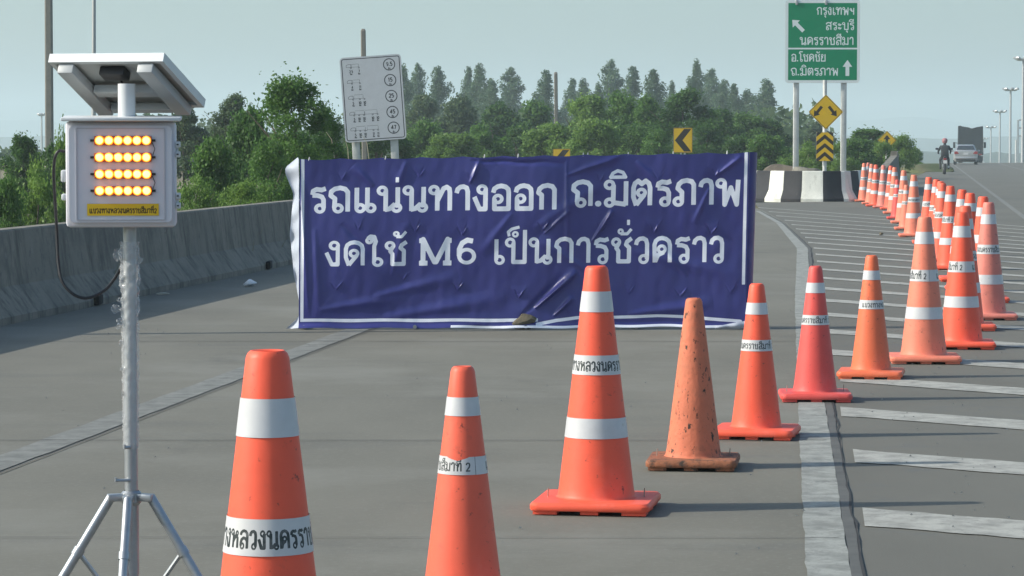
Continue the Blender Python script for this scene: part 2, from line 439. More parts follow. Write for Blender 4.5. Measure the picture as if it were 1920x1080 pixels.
# ramp paving: weathered concrete with streaks along the driving direction
M['concrete_road'] = mat('ramp_concrete', (.172, .166, .136), .88, noise=.24, scale=.45, stretch=(1.6, .7, 1), bump=.10, bscale=70)
layered(M['concrete_road'], 1.1, (.110, .110, .098), .54, .80, stretch=(.35, 1.3, 1))
layered(M['concrete_road'], 34, (.192, .190, .165), .52, .75)
layered(M['concrete_road'], .8, (.085, .086, .078), .60, .80, stretch=(1.0, .22, 1))
layered(M['concrete_road'], 5, (.10, .10, .092), .66, .74, stretch=(1, .5, 1))
layered(M['concrete_road'], .35, (.198, .195, .168), .50, .70)
M['asphalt'] = mat('asphalt', (.142, .139, .118), .88, noise=.22, scale=.4, stretch=(1.4, .7, 1), bump=.12, bscale=80)
layered(M['asphalt'], 80, (.17, .175, .17), .60, .72)
layered(M['asphalt'], 5, (.09, .092, .088), .64, .74)
layered(M['asphalt'], .9, (.10, .108, .11), .55, .75)
ramp = strip('ramp_road', LEFT, RIGHT, M['concrete_road'], 0.0, 8, across=4)
yy = [-28, 10.3, 16.9, 28.5, 42.2, 56, 68, 75, 76.5]
A = [(float(right_x(y)) + .0, y) for y in yy[:-1]] + [(9.3, 76.5)]
A = [(float(right_x(y)), y) for y in yy[:-2]] + [(6.2, 75.4), (9.6, 77.5), (main_left(100), 100), (main_left(150), 150), (main_left(220), 220), (main_left(300), 300), (main_left(420), 420)]
B = [(main_line(y) + 9.5, y) for (_, y) in A]
main = strip('main_road', A, B, M['asphalt'], 0.0, 10, across=4)

# painted markings: worn paint, 4 mm above the paving
def paint(name, color, hole, lo, hi, scale=9):
    m = mat(name, color, .85, noise=.38, scale=7, bump=.15, bscale=60, thresh=(.36, .6))
    layered(m, scale, hole, lo, hi, stretch=(1, .45, 1)); layered(m, 60, hole, .57, .68); return m
M['paint'] = paint('worn_white_paint', (.30, .31, .285), (.165, .17, .16), .55, .68)
M['paint_clean'] = paint('white_paint', (.375, .375, .34), (.16, .165, .16), .60, .72, 12)
M['paint_faint'] = paint('faint_paint', (.212, .216, .198), (.165, .17, .156), .5, .68, 5)
M['crack'] = mat('dark_crack', (.035, .035, .035), .9)
M['seal'] = mat('sealant', (.118, .12, .112), .8, noise=.35, scale=5)
M['seam'] = mat('slab_seam', (.085, .085, .08), .9, noise=.3, scale=9)
def ribbon(name, pts, w, m, z=.004, jitter=0.0, seed=1, n=8, kind='structure', edge=0.0):
    rnd = random.Random(seed); P = np.array(pts, float); k = len(P)
    t = np.linspace(0, k - 1, (k - 1) * n + 1)
    Q = np.stack([np.interp(t, np.arange(k), P[:, j]) for j in range(2)], -1)
    d = np.gradient(Q, axis=0); d /= np.linalg.norm(d, axis=1)[:, None]; nn = np.stack([-d[:, 1], d[:, 0]], -1)
    j = np.array([rnd.uniform(-1, 1) for _ in t]) * jitter
    ea = np.array([rnd.uniform(-1, 1) for _ in t]) * edge; eb = np.array([rnd.uniform(-1, 1) for _ in t]) * edge
    Q = Q + nn * j[:, None]
    a, b = Q + nn * (w / 2 + ea)[:, None], Q - nn * (w / 2 + eb)[:, None]
    P3 = np.stack([np.concatenate([q, (crest(q[:, 1]) + z)[:, None]], -1) for q in (a, b)], 1)
    o = link(name, grid_mesh(name, P3, m)); tag(o, kind=kind); return o
line_pts = [(-2.5, -28), (1.116, 10.3), (1.73, 16.9), (2.83, 28.5), (4.18, 42.2), (5.12, 56), (5.55, 66)]
ribbon('ramp_edge_marking', line_pts, .155, M['paint'], n=40, edge=.004)
ribbon('pavement_crack', [(x + .125, y) for x, y in line_pts[:5]] + [(5.2, 56), (5.6, 66)], .0075, M['crack'], n=26, jitter=.008, edge=.003, seed=4, z=.0052)
ribbon('crack_sealant', [(x + .100, y) for x, y in line_pts[:5]] + [(5.17, 56), (5.59, 66)], .040, M['seal'], n=14, jitter=.002, edge=.003, seed=14, z=.0044)
sl_ = .122
ribbon('shoulder_marking', [(-2.41 - sl_ * 42, -28.2), (-2.41, 13.8), (-1.34, 23.0), (.30, 37), (2.1, 54)], .20, M['paint_faint'], n=40, edge=.006)
ribbon('slab_joint', [(-2.28 - sl_ * 42, -28.2), (-2.28, 13.8), (-1.21, 23.0), (.43, 37), (2.23, 54)], .009, M['seam'], n=30, jitter=.003, z=.005, seed=7)
for i, (py, w) in enumerate(((827, .012), (641, .02), (1010, .006))):
    p = gp(960, py); y = p.y
    ribbon('slab_joint', [(float(left_x(y)), y + .02), (-1, y + .01), (float(right_x(y)) - .05, y)], w, M['seam'], n=40, jitter=.006, z=.0055, seed=i)
ribbon('main_edge_marking', [(main_line(y), y) for y in (-20, 20, 58, 97, 150, 200, 240, 300)], .12, M['paint_faint'], n=20)
ribbon('lane_marking', [(main_line(y) + 3.6, y) for y in (-20, 58, 150, 240, 300)], .14, M['paint_faint'], n=20)
# hatching stripes
stripe_y = [11.78, 14.1, 16.45, 18.8, 21.15, 23.5, 25.9, 28.25, 30.6, 33.0, 35.3, 37.6, 40.0, 42.4, 44.8, 47.2, 49.6, 52.0, 54.8, 57.9, 61.5, 65.3, 69.4]
rs = random.Random(3)
for i, y in enumerate(stripe_y):
    xl = float(right_x(y)) + .05 + rs.uniform(0, .04)
    s = F / y; px, py = 960 + xl * s, 270 + CAMZ * s
    q = gp(px + 300, py + 300 * .072)
    dx, dy = q.x - xl, q.y - y
    for _ in range(60):                                   # run to the main road's edge line
        xe, ye = xl + dx * _ / 8, y + dy * _ / 8
        if xe > main_line(ye) - .12 or _ == 59: break
    hh = .295
    m = M['paint_clean']
    mb = MB(); nseg = 30; ja = [rs.uniform(-.014, .014) for _ in range(nseg + 1)]; jb_ = [rs.uniform(-.014, .014) for _ in range(nseg + 1)]
    for k in range(nseg):
        a, b = k / nseg, (k + 1) / nseg
        mb.add([(xl + (xe - xl) * a - (.03 if k == 0 else 0), y + (ye - y) * a - hh + ja[k], .004), (xl + (xe - xl) * b, y + (ye - y) * b - hh + ja[k + 1], .004),
                (xl + (xe - xl) * b, y + (ye - y) * b + hh + jb_[k + 1], .004), (xl + (xe - xl) * a + (.03 if k == 0 else 0), y + (ye - y) * a + hh + jb_[k], .004)], [(0, 1, 2, 3)])
    o = mb.build('hatch_marking', m, smooth=0); tag(o, kind='structure')

# ------------------------------------------------------------------ concrete barriers
M['barrier'] = mat('barrier_concrete', (.255, .238, .195), .9, noise=.30, scale=.8, bump=.4, bscale=25)
layered(M['barrier'], 5.0, (.070, .066, .056), .48, .68, stretch=(1.0, 1.0, .18))
layered(M['barrier'], 1.1, (.12, .115, .10), .50, .72, stretch=(1, 1, 1.6))
layered(M['barrier'], 9, (.10, .10, .095), .55, .75)
layered(M['barrier'], 7, (.32, .31, .28), .60, .8, stretch=(1, 1, .5))
PROF = [(0, 0), (0, .08), (.17, .31), (.23, .775), (.245, .79), (.40, .79), (.42, .775), (.45, 0)]
def barrier_mesh(path, prof, side=1, mats=None, mi=None, name='barrier', zs=None):
    mb = MB(); P = [Vector((x, y)) for x, y in path]; n = len(prof); vs = []
    for i, p in enumerate(P):
        t = (P[min(i + 1, len(P) - 1)] - P[max(i - 1, 0)]).normalized(); nn = Vector((-t.y, t.x)) * side
        for (o, z) in prof:
            k = zs[i] if zs else 1.0
            vs.append((p.x + nn.x * o, p.y + nn.y * o, z * k - .02 + z_at(p.y)))
    for i in range(len(P) - 1):
        fs = [(i * n + k, i * n + k + 1, (i + 1) * n + k + 1, (i + 1) * n + k) for k in range(n - 1)]
        if i == 0: mb.add(vs, fs, mi[i] if mi else 0)
        else:
            mb.f += fs; mb.m += [mi[i] if mi else 0] * len(fs)
    mb.f.append(tuple(range(n))); mb.m.append(mi[0] if mi else 0)
    mb.f.append(tuple(range(len(P) * n - 1, (len(P) - 1) * n - 1, -1))); mb.m.append(mi[-1] if mi else 0)
    return mb
def resample(P, step):
    P = np.array(P, float); L = np.concatenate([[0], np.cumsum(np.linalg.norm(np.diff(P, axis=0), axis=1))])
    t = np.arange(0, L[-1], step); return [(float(np.interp(a, L, P[:, 0])), float(np.interp(a, L, P[:, 1]))) for a in t] + [tuple(P[-1])]
lb = thing('concrete_barrier', 'long weathered grey concrete barrier along the left shoulder, streaked with dark stains', 'barrier')
barrier_mesh(resample(LEFT, 1.5), PROF, 1).build('barrier_wall', M['barrier'], lb, smooth=25)
M['hole'] = mat('drain_dark', (.012, .012, .012), .95)
for px, py in ((131, 573), (440, 505)):
    p = gp(px, py); bx = float(left_x(p.y))
    d = MB(); d.box((bx + .008, p.y, .055), (.05, .28 if px < 200 else .35, .09), bev=.01); d.build('drain_hole', M['hole'], lb)

# black and white nose of the gore
M['white_block'] = mat('white_painted_concrete', (.76, .76, .68), .75, noise=.2, scale=2.5, bump=.2, bscale=30)
layered(M['white_block'], 5, (.34, .33, .28), .56, .78, stretch=(1.5, 1.5, .4))
M['black_block'] = mat('black_painted_concrete', (.020, .021, .026), .7, noise=.4, scale=4, bump=.2, bscale=30)
layered(M['black_block'], 6, (.05, .05, .05), .62, .8)
nose = [(5.05, 84.0), (5.35, 81.5), (5.75, 79.4), (6.25, 77.9), (6.85, 77.0), (7.5, 76.6), (8.2, 76.5), (8.85, 76.7), (9.3, 77.4), (9.75, 79.0), (10.3, 82.0), (10.75, 84.6)]
path = resample(nose, .145); mi = [(int(i / 4) % 2) for i in range(len(path))]
NP = [(0, 0), (0, .09), (.14, .32), (.20, .80), (.215, .82), (.36, .82), (.38, .80), (.42, 0)]
nb = thing('striped_barrier', 'curved concrete barrier painted in black and white blocks at the road fork', 'barrier')
barrier_mesh(path, NP, 1, mi=mi).build('barrier_wall', [M['white_block'], M['black_block']], nb, smooth=25)
# grey parapet rising behind the nose along the main road
pw = MB()
def wedge(mb, p0, p1, z0, z1, zt, w=.42):
    d = (Vector(p1) - Vector(p0)).normalized(); n = Vector((d.y, -d.x)) * w / 2
    prof = []
    for p, z in ((Vector(p0), z0), (Vector(p1), z1)):
        for s, zz in ((-1.25, zt), (-1, zt + .3), (-.6, z), (.6, z), (1, zt + .3), (1.25, zt)):
            prof.append((p.x + n.x * s, p.y + n.y * s, zz))
    fs = [(k, (k + 1) % 6, (k + 1) % 6 + 6, k + 6) for k in range(6)] + [tuple(range(6)), tuple(range(11, 5, -1))]
    mb.add(prof, fs)
wedge(pw, (10.7, 84.9), (12.75, 98), .78, 1.12, -.1, .36)
wedge(pw, (12.75, 98.02), (13.0, 99.6), 1.27, 1.18, -.1, .36)
wedge(pw, (13.0, 99.62), (13.5, 103), .9, .45, -.1, .36)
o = pw.build('concrete_parapet', M['barrier'], smooth=0); tag(o, 'grey concrete parapet rising behind the row of far cones beside the main road', 'parapet')

# ------------------------------------------------------------------ traffic cones
def cone_mat(name, col, dirt=0.25, rough=.5):
    m = mat(name, col, rough, noise=.14, scale=4, bump=.08, bscale=40, spec=.35)
    layered(m, 9, tuple(c * .45 + .03 for c in col), .66 - dirt * .3, .86 - dirt * .2)
    layered(m, 3.0, tuple(min(1, c * .8 + .10) for c in col), .55, .85, stretch=(1, 1, .6))
    layered(m, 30, tuple(c * .25 + .02 for c in col), .625 - dirt * .06, .69)
    return m
CM = {'vivid': cone_mat('vivid_orange_plastic', (.93, .122, .062), .09), 'orange': cone_mat('orange_plastic', (.88, .140, .078), .2),
      'red': cone_mat('pinkish_red_plastic', (.74, .095, .080), .14), 'amber': cone_mat('amber_orange_plastic', (.80, .165, .070), .25),
      'pale': cone_mat('faded_salmon_plastic', (.80, .225, .140), .2), 'pink': cone_mat('faded_pink_plastic', (.70, .215, .165), .25)}
m = mat('stained_orange_plastic', (.72, .20, .105), .7, noise=.25, scale=5, bump=.3, bscale=50)
layered(m, 5, (.36, .13, .07), .5, .72); layered(m, 38, (.05, .028, .02), .585, .62, stretch=(1, 1, .5)); layered(m, 13, (.07, .04, .028), .63, .67, stretch=(1, 1, .4)); CM['worn'] = m
m = mat('grimy_base_plastic', (.40, .15, .075), .8, noise=.4, scale=9, bump=.4, bscale=60)
layered(m, 20, (.06, .04, .03), .48, .62); CM['worn_base'] = m
M['band'] = mat('reflective_white_sheeting', (.58, .585, .60), .35, noise=.16, scale=8, spec=.6)
layered(M['band'], 16, (.42, .41, .38), .62, .78)
M['band_text'] = ink_mat('lettered_white_sheeting', (.58, .58, .585), (.02, .028, .03), .38, wear=.15, spec=.5)
M['wire'] = mat('rusty_wire', (.35, .32, .29), .4, metal=.8)
M['rubber'] = mat('black_rubber', (.02, .02, .02), .7)
KIND = {'L': dict(H=1.0, rt=.046, rb=.158, base=.49, bands=[(.103, .187, 0), (.363, .443, 1), (.620, .702, 0)]),
        'M': dict(H=.785, rt=.037, rb=.128, base=.42, bands=[(.124, .200, 0), (.365, .438, 1)])}
def cone_r(k, z):
    c = KIND[k]; zb = .055; t = (z - zb) / (c['H'] - zb); return c['rb'] + (c['rt'] - c['rb']) * t
def cone_body_mesh(k, m):
    c = KIND[k]; H = c['H']; mb = MB()
    prof = [(c['rb'] + .016, .047), (c['rb'] + .005, .052), (c['rb'] + .001, .062)]
    prof += [(cone_r(k, z), z) for z in np.linspace(.09, H - .016, 10)]
    prof += [(c['rt'] - .002, H - .006), (c['rt'] - .009, H), (c['rt'] - .017, H - .003), (c['rt'] - .020, H - .05), (c['rt'] - .018, H - .25)]
    mb.lathe(prof, 56); return mb.mesh('cone_body', m, 50)
def cone_base_mesh(k, m):
    b = KIND[k]['base']; mb = MB()
    outl = rrect(b, b, .035, 4); n = len(outl)
    ring = lambda s, z: [(x * s, y * s, z) for x, y in outl]
    vs = ring(.985, .014) + ring(1.0, .020) + ring(1.0, .036) + ring(.965, .047) + ring(.62, .050)
    fs = []
    for i in range(4):
        fs += [(i * n + q, i * n + (q + 1) % n, (i + 1) * n + (q + 1) % n, (i + 1) * n + q) for q in range(n)]
    fs += [tuple(range(n - 1, -1, -1)), tuple(range(4 * n, 5 * n))]
    mb.add(vs, fs)
    for sx in (-1, 1):
        for sy in (-1, 1): mb.box((sx * b * .37, sy * b * .37, .0065), (b * .2, b * .2, .0149))
    for sx, sy in ((0, -1), (0, 1), (-1, 0), (1, 0)): mb.box((sx * b * .40, sy * b * .40, .0065), (b * .15, b * .13, .0149))
    return mb.mesh('base', m, 40)
AGENCY = 'แขวงทางหลวงนครราชสีมาที่ 2'
def band_mesh(k, z0, z1, text, m, notch=None):
    nz, na = (34, 420) if text else (6 if not notch else 14, 96 if not notch else 240)
    a = np.linspace(0, 2 * PI, na, endpoint=False); v = np.linspace(0, 1, nz)
    Ag, V = np.meshgrid(a, v)
    Z1 = np.full_like(Ag, z1)
    if notch:
        for (ac, w, dz) in notch: Z1 = Z1 - dz * np.clip(1 - np.abs(((Ag - ac + PI) % (2 * PI)) - PI) / w, 0, 1) ** .7
    Z = z0 + (Z1 - z0) * V; Rr = np.vectorize(lambda z: cone_r(k, z))(Z) + .0022
    P = np.stack([Rr * np.cos(Ag), Rr * np.sin(Ag), Z], -1)
    ink = None
    if text:
        rm = cone_r(k, (z0 + z1) / 2); circ = 2 * PI * rm; h = (z1 - z0) * .48
        s, r, w = layout(AGENCY, .17, 1.0, 1.0); ws = circ * .86 / (w * h)
        s, r, w = layout(AGENCY, .17, h, ws, x=circ * .02, y=z0 + (z1 - z0) * .20)
        ink = field(Ag * rm, Z, s, r, rects=[(circ * .915, z0 - 1, circ * .915 + .0016, z1 + 1)], margin=.02)
    return grid_mesh('reflective_band', P, m, ink, wrap=True)
CACHE = {}
def cached(key, fn):
    if key not in CACHE: CACHE[key] = fn()
    return CACHE[key]
def make_cone(px, py, k, col, label, rz=0.0, phase=None, tilt=0.0, bands=True, notch=None, pins=False, loc=None, scale=1.0, group='orange traffic cones across the closed ramp'):
    p = loc or gp(px, py); c = KIND[k]
    t = thing('traffic_cone', label, 'traffic cone', (p.x, p.y, .005 + z_at(p.y)), R(rz), group)
    t.rotation_euler = (0, R(tilt), R(rz)); t.scale = (scale,) * 3
    link('cone_body', cached(('b', k, col), lambda: cone_body_mesh(k, CM[col])), t)
    bc = 'worn_base' if col == 'worn' else col
    link('base', cached(('p', k, bc), lambda: cone_base_mesh(k, CM[bc])), t)
    if bands:
        for i, (f0, f1, tx) in enumerate(c['bands']):
            z1, z0 = c['H'] * (1 - f0), c['H'] * (1 - f1)
            nt = (notch or {}).get(i)
            me = band_mesh(k, z0, z1, tx, M['band_text' if tx else 'band'], nt) if nt else cached(('r', k, i), lambda: band_mesh(k, z0, z1, tx, M['band_text' if tx else 'band']))
            o = link('reflective_band', me, t)
            ph = phase if phase is not None else (px * 7.31 % 1)
            o.rotation_euler = (0, 0, R(-90 - rz - 360 * (.02 + .86 * ph)))
    if pins:
        b = c['base'] * .40
        for sx, sy in ((-1, -.2), (1, .1)):
            w = MB(); w.tube([(sx * b, sy * b, .045), (sx * b + .002, sy * b, .085)], .0025, 6); w.build('wire_pin', M['wire'], t)
    return t
PHC = PI / 2
near = [
 (505, 1504, 'L', 'vivid', 'big clean orange cone nearest the camera, beside the tripod light, cut by the picture edge', 4, .47, dict(scale=1.032)),
 (868, 1143, 'M', 'orange', 'orange cone with a torn lettered band, cut by the bottom edge left of centre', 10, .94, dict(notch={1: [(2 * PI * (.02 + .86 * .90), .5, .012)]})),
 (1118, 955, 'L', 'vivid', 'big bright orange cone with three white bands standing before the blue banner', -9, .45, dict(pins=True, notch={2: [(4.9, .28, .009)]})),
 (1300, 876, 'M', 'worn', 'dirty faded orange cone without any white band, base stained brown', -7, None, dict(bands=False, pins=True)),
 (1418, 819, 'M', 'vivid', 'bright orange two-banded cone right in front of the lower right corner of the blue banner', -12, .74, {}),
 (1528, 750, 'M', 'red', 'pinkish red cone standing on the solid white line', -3, .76, dict(pins=True)),
 (1633, 708, 'M', 'amber', 'amber orange cone between the pinkish red cone and the big faded salmon cone', -10, .18, {}),
 (1732, 679, 'L', 'pale', 'big faded salmon cone with three bands just right of the amber orange cone', -4, 1.0, {}),
 (1802, 652, 'L', 'vivid', 'big vivid orange cone overlapping the right side of the big faded salmon cone', -6, 1.02, {}),
 (1808, 618, 'L', 'orange', 'orange cone almost hidden behind the big vivid orange cone, its base corner showing', -5, .3, {}),
 (1852, 598, 'L', 'pink', 'faded pink cone with lettering facing the camera, standing at the far right of the row', -6, .66, {}),
 (1842, 566, 'L', 'vivid', 'orange cone partly hidden behind the faded pink cone at the far right', -6, .05, {}),
 (1818, 546, 'L', 'vivid', 'bright orange cone whose top shows just above the big vivid orange cone', -6, .05, {}),
 (1803, 527, 'L', 'vivid', 'orange cone peeping out left of the top of the big vivid orange cone', -6, .45, {}),
 (1781, 506, 'L', 'vivid', 'orange cone with all three bands showing between the faded salmon and vivid orange cones', -6, .97, {}),
 (1766, 491, 'L', 'orange', 'front one of two orange cones nearly in line just above the faded salmon cone', -6, .6, {}),
 (1763, 480, 'L', 'orange', 'rear one of two orange cones nearly in line just above the faded salmon cone', -6, .3, {}),
 (1755, 470, 'L', 'vivid', 'narrowly showing vivid orange cone left of the two cones nearly in line', -6, .3, {}),
 (1741, 457, 'L', 'orange', 'orange cone right beside the pale three-banded cone behind the faded salmon one', -6, .2, {}),
 (1713, 444, 'L', 'pale', 'pale three-banded cone with its base showing, just up left of the big faded salmon cone', -6, .5, {}),
 (1699, 431, 'M', 'pale', 'low pale cone standing in front of a taller pale cone in the far row', -6, .5, {}),
 (1694, 419, 'L', 'pale', 'tall pale cone behind the low pale cone in the far row', -6, .5, {}),
 (1682, 411, 'M', 'red', 'short reddish cone in front of a close pair of tall cones in the far row', -6, .5, {}),
 (1677, 401, 'L', 'pale', 'right one of a close pair of tall cones before the grey parapet', -6, .5, {}),
 (1670, 393, 'L', 'orange', 'left one of a close pair of tall cones before the grey parapet', -6, .5, {}),
 (1656, 390, 'L', 'pink', 'pinkish cone standing alone left of the close pair before the grey parapet', -6, .5, {}),
 (1642, 387, 'L', 'orange', 'orange cone, third from the far end of the row by the striped barrier', -6, .5, {}),
 (1634, 383, 'L', 'pale', 'pale narrow cone, second from the far end of the row by the striped barrier', -6, .5, {}),
 (1620, 378, 'L', 'pale', 'farthest front cone, touching the black end of the striped barrier in view', -6, .5, {}),
 (1628, 375, 'L', 'pink', 'small pink cone half hidden behind the last cone at the striped barrier', -6, .5, {}),
]
for px, py, k, col, lab, rz, ph, kw in near:
    make_cone(px, py, k, col, lab, rz, ph, **kw)

# ------------------------------------------------------------------ the blue banner
def banner():
    TL, TR, BL, BR = (562, 298), (1405, 285), (560, 620), (1398, 616)
    Yb = gp(960, 618).y
    tl, tr, bl, br = (np.array(at(*p, Yb)) for p in (TL, TR, BL, BR))
    bl[2] = max(bl[2], .012); br[2] = max(br[2], .012)
    NU, NV = 760, 290
    u = np.linspace(0, 1, NU); v = np.linspace(0, 1, NV); U, V = np.meshgrid(u, v)      # v up
    X = (bl * (1 - 0)[None] if False else 0)
    P = (bl[None, None] * ((1 - U) * (1 - V))[..., None] + br[None, None] * (U * (1 - V))[..., None] + tl[None, None] * ((1 - U) * V)[..., None] + tr[None, None] * (U * V)[..., None])
    def px2uv(px, py):
        uu = (px - 561) / (1402 - 561); yt = 298 - 13 * uu; yb = 620 - 4 * uu
        return uu, (yb - py) / (yb - yt)
    Wm, Hm = tr[0] - tl[0], tl[2] - bl[2]
    XM, YM = U * Wm, V * Hm
    rng = np.random.default_rng(5)
    def noise(sx, sy, seed, ang=0):
        r = np.random.default_rng(seed); o = np.zeros_like(U)
        for _ in range(14):
            a = r.normal(0, 1, 2) * (sx, sy); ph = r.uniform(0, 6.28); o += np.sin(XM * a[0] + YM * a[1] + ph)
        return o / 14 ** .5
    D = .012 * noise(4, 2.5, 1) + .005 * noise(8, 5, 2) + .0012 * noise(22, 14, 3)
    # folds where the cloth is tied up and pulled
    def ridge(p0, p1, amp, w, skew=0.0):
        nonlocal D
        (ua, va), (ub, vb) = px2uv(*p0), px2uv(*p1)
        xa, ya, xb, yb = ua * Wm, va * Hm, ub * Wm, vb * Hm
        L = math.hypot(xb - xa, yb - ya); ux, uy = (xb - xa) / L, (yb - ya) / L
        al = (XM - xa) * ux + (YM - ya) * uy; pe = -(XM - xa) * uy + (YM - ya) * ux
        t = np.clip(al / L, 0, 1); env = np.sin(PI * np.clip(al / L, 0, 1)) ** .6
        ww = w * (.5 + .8 * t)
        g = np.exp(-(pe / ww) ** 2) * (1 + skew * np.tanh(pe / ww * 2))
        D = D + amp * .8 * env * g
    for a in [((1005, 582), (1085, 512), .050, .030, .7), ((1040, 596), (1078, 560), .030, .02, .6), ((975, 600), (1060, 520), -.02, .03), ((1110, 455), (1150, 395), .035, .018, .6), ((1060, 330), (1170, 290), .022, .03, .5),
              ((880, 345), (900, 298), .022, .02, .5), ((700, 350), (660, 310), .015, .03), ((760, 300), (745, 350), .014, .03), ((1340, 330), (1390, 292), .022, .022, .5), ((1190, 300), (1240, 350), .016, .03),
              ((1000, 430), (1150, 330), .016, .05), ((640, 420), (720, 500), -.014, .04), ((700, 560), (860, 520), .014, .04), ((1120, 520), (1010, 450), .014, .03), ((590, 430), (600, 600), .012, .03),
              ((720, 600), (950, 560), .016, .05), ((1180, 590), (1340, 570), .018, .04), ((1330, 350), (1300, 420), .014, .02), ((560, 310), (580, 600), .012, .015), ((1180, 470), (1390, 520), .012, .05), ((880, 300), (1060, 305), -.016, .02), ((1020, 440), (1070, 395), .02, .018, .6), ((960, 400), (900, 480), .014, .035), ((1060, 300), (1064, 480), .014, .02), ((735, 520), (760, 420), .012, .03),
              ((1290, 520), (1230, 450), .012, .03), ((600, 585), (760, 560), .014, .04)]:
        ridge(*a)
    # wind slits: V-shaped cuts whose flaps hang out
    slits = [(640, 338, .6), (784, 332, .5), (883, 338, .8), (1124, 340, .8), (1340, 330, .9), (1232, 335, .4), (778, 436, 1), (866, 442, 1), (1018, 432, 1.2), (1128, 434, 1.4), (1227, 436, 1.1), (1335, 438, 1.2), (672, 432, .6), (631, 546, .9), (756, 528, .7), (859, 546, 1), (975, 560, 1.2), (1278, 556, .8), (1068, 590, .6), (1372, 548, .5), (1180, 552, .5)]
    for sx, sy, k in slits:
        us, v0 = px2uv(sx, sy); x0, y0 = us * Wm, v0 * Hm
        w, h = .05 + .015 * math.sin(sx), .08 + .02 * math.cos(sx * 1.3)
        ly = (YM - y0) / h; lx = np.abs(XM - x0) / w
        inside = (ly > 0) & (ly < 1.25) & (lx < np.minimum(ly, 1.0))
        flap = np.clip(1 - ly / 1.25, 0, 1) * .006 * k
        D = np.where(inside, D + flap, D)
        for sg_, am in ((-1, -.007), (1, .010 + .004 * math.sin(sx * 2.1))):      # the cut edges curl
            ridge((sx + sg_ * (9 + 3 * math.sin(sx * 3)), sy - 15), (sx, sy), am * k, .006, .5 * sg_)
        near_ = np.exp(-(((XM - x0) / .07) ** 2 + ((YM - y0 + .03) / .06) ** 2)); D = D - near_ * .006 * k
    # tied-up top edge sags between the ties, bottom hem creeps over the road
    D = D * (0.35 + .65 * smooth01(0, .10, V) * 1) + 0
    top = .012 * np.abs(np.sin(U * Wm / .33 * PI)) * smooth01(.86, 1, V)
    P[..., 1] -= D
    P[..., 2] -= top + .010 * smooth01(.5, 0, V) * 0
    P[..., 2] += (.004 * np.sin(U * 40) + .012 * np.exp(-((U - .78) / .15) ** 2)) * smooth01(.10, 0, V)
    hem = smooth01(.03, 0, V); P[..., 1] -= hem * (.025 + .02 * noise(8, 1, 11))
    P[..., 2] = np.maximum(P[..., 2], .010)
    # lettering, laid out in banner metres
    def line(text, xl, xr, ybl, ybr, hpx, thick):
        (ul, vl), (ur, vr) = px2uv(xl, ybl), px2uv(xr, ybr)
        h = hpx / (322.) * Hm
        s, r, w = layout(text, thick, h, 1.0); ws = (ur - ul) * Wm / w
        s, r, w = layout(text, thick, h, ws, x=ul * Wm, y=(vl + vr) / 2 * Hm); return s, r
    s1 = line('รถแน่นทางออก', 580, 1042, 398, 394, 45, .196); s2 = line('ถ.มิตรภาพ', 1070, 1388, 388, 382, 45, .196)
    s3 = line('งดใช้', 609, 762, 501, 499, 44, .175); s4 = line('M6', 785, 893, 498, 497, 47, .20); s5 = line('เป็นการชั่วคราว', 924, 1358, 499, 488, 45, .175)
    s, r = merge(s1, s2, s3, s4, s5)
    bw = .026
    rects = [(.012, .055, .012 + bw, Hm - .0), (Wm - .012 - bw, .34, Wm - .012, Hm), (.012, .05, .535 * Wm, .05 + bw), (.34 * Wm, -.01, .97 * Wm, .020)]
    hem_px = [(1010, 611), (1045, 603), (1085, 598), (1160, 597), (1235, 594), (1300, 596), (1392, 604)]
    hem_m = [(a * Wm, b * Hm) for a, b in (px2uv(*q) for q in hem_px)]
    s += [(*hem_m[i], *hem_m[i + 1], .013, 1, 1) for i in range(len(hem_m) - 1)]
    ink = field(XM, YM, s, r, rects=rects, margin=.06)
    mb = ink_mat('blue_vinyl', (.042, .045, .215), (.85, .87, .94), .36, spec=.55, bump=.05, ground_noise=.10)
    t = thing('banner', 'blue vinyl banner with white Thai lettering stretched across the closed ramp', 'banner', (0, Yb, 0))
    P[..., 1] -= Yb
    link('banner_sheet', grid_mesh('banner_sheet', P, mb, ink), t)
    # folded-over pale back of the sheet at the left end
    mw = mat('pale_sheet_back', (.42, .46, .54), .55, noise=.1, scale=5, bump=.1, bscale=30)
    K = 60; vv = np.linspace(0, 1, K)
    edge_px = np.interp(vv, [0, .06, .10, .3, .55, .80, .9, .94, 1.0], [533, 556, 561, 549, 541, 548, 534, 533, 556])
    nn = 12; uu = np.linspace(0, 1, nn); Q = np.zeros((K, nn, 3)); r = np.random.default_rng(3)
    for i, b in enumerate(vv):
        zb = bl[2] + (tl[2] - bl[2]) * b; xr = bl[0] + .004
        xl = at(edge_px[i], 400, Yb).x
        for j, a in enumerate(uu):
            Q[i, j] = (xr + (xl - xr) * a, .02 + .10 * math.sin(a * 1.6) + .014 * math.sin(b * 23 + a * 3) + .01 * math.sin(b * 51 + a), zb - .012 * math.sin(a * 2 + b * 9))
    link('folded_hem', grid_mesh('folded_hem', Q, mw), t)
    # right-hand blue hem wrapped round the end post
    mbp = mat('blue_vinyl_plain', (.040, .040, .19), .4, noise=.1, scale=5)
    Q = np.zeros((K, 8, 3))
    for i, b in enumerate(vv):
        xr = br[0] + (tr[0] - br[0]) * b; zb = br[2] + (tr[2] - br[2]) * b
        for j, a in enumerate(np.linspace(0, 1, 8)):
            Q[i, j] = (xr + .002 + .075 * math.sin(a * PI / 2) * (1 - .25 * (1 - b)), .16 * (1 - math.cos(a * PI / 2)) + .004 * math.sin(b * 30), zb - .006 * a)
    link('end_hem', grid_mesh('end_hem', Q, mbp), t)
    # lower right corner turned up, white side out
    Q = np.zeros((12, 16, 3))
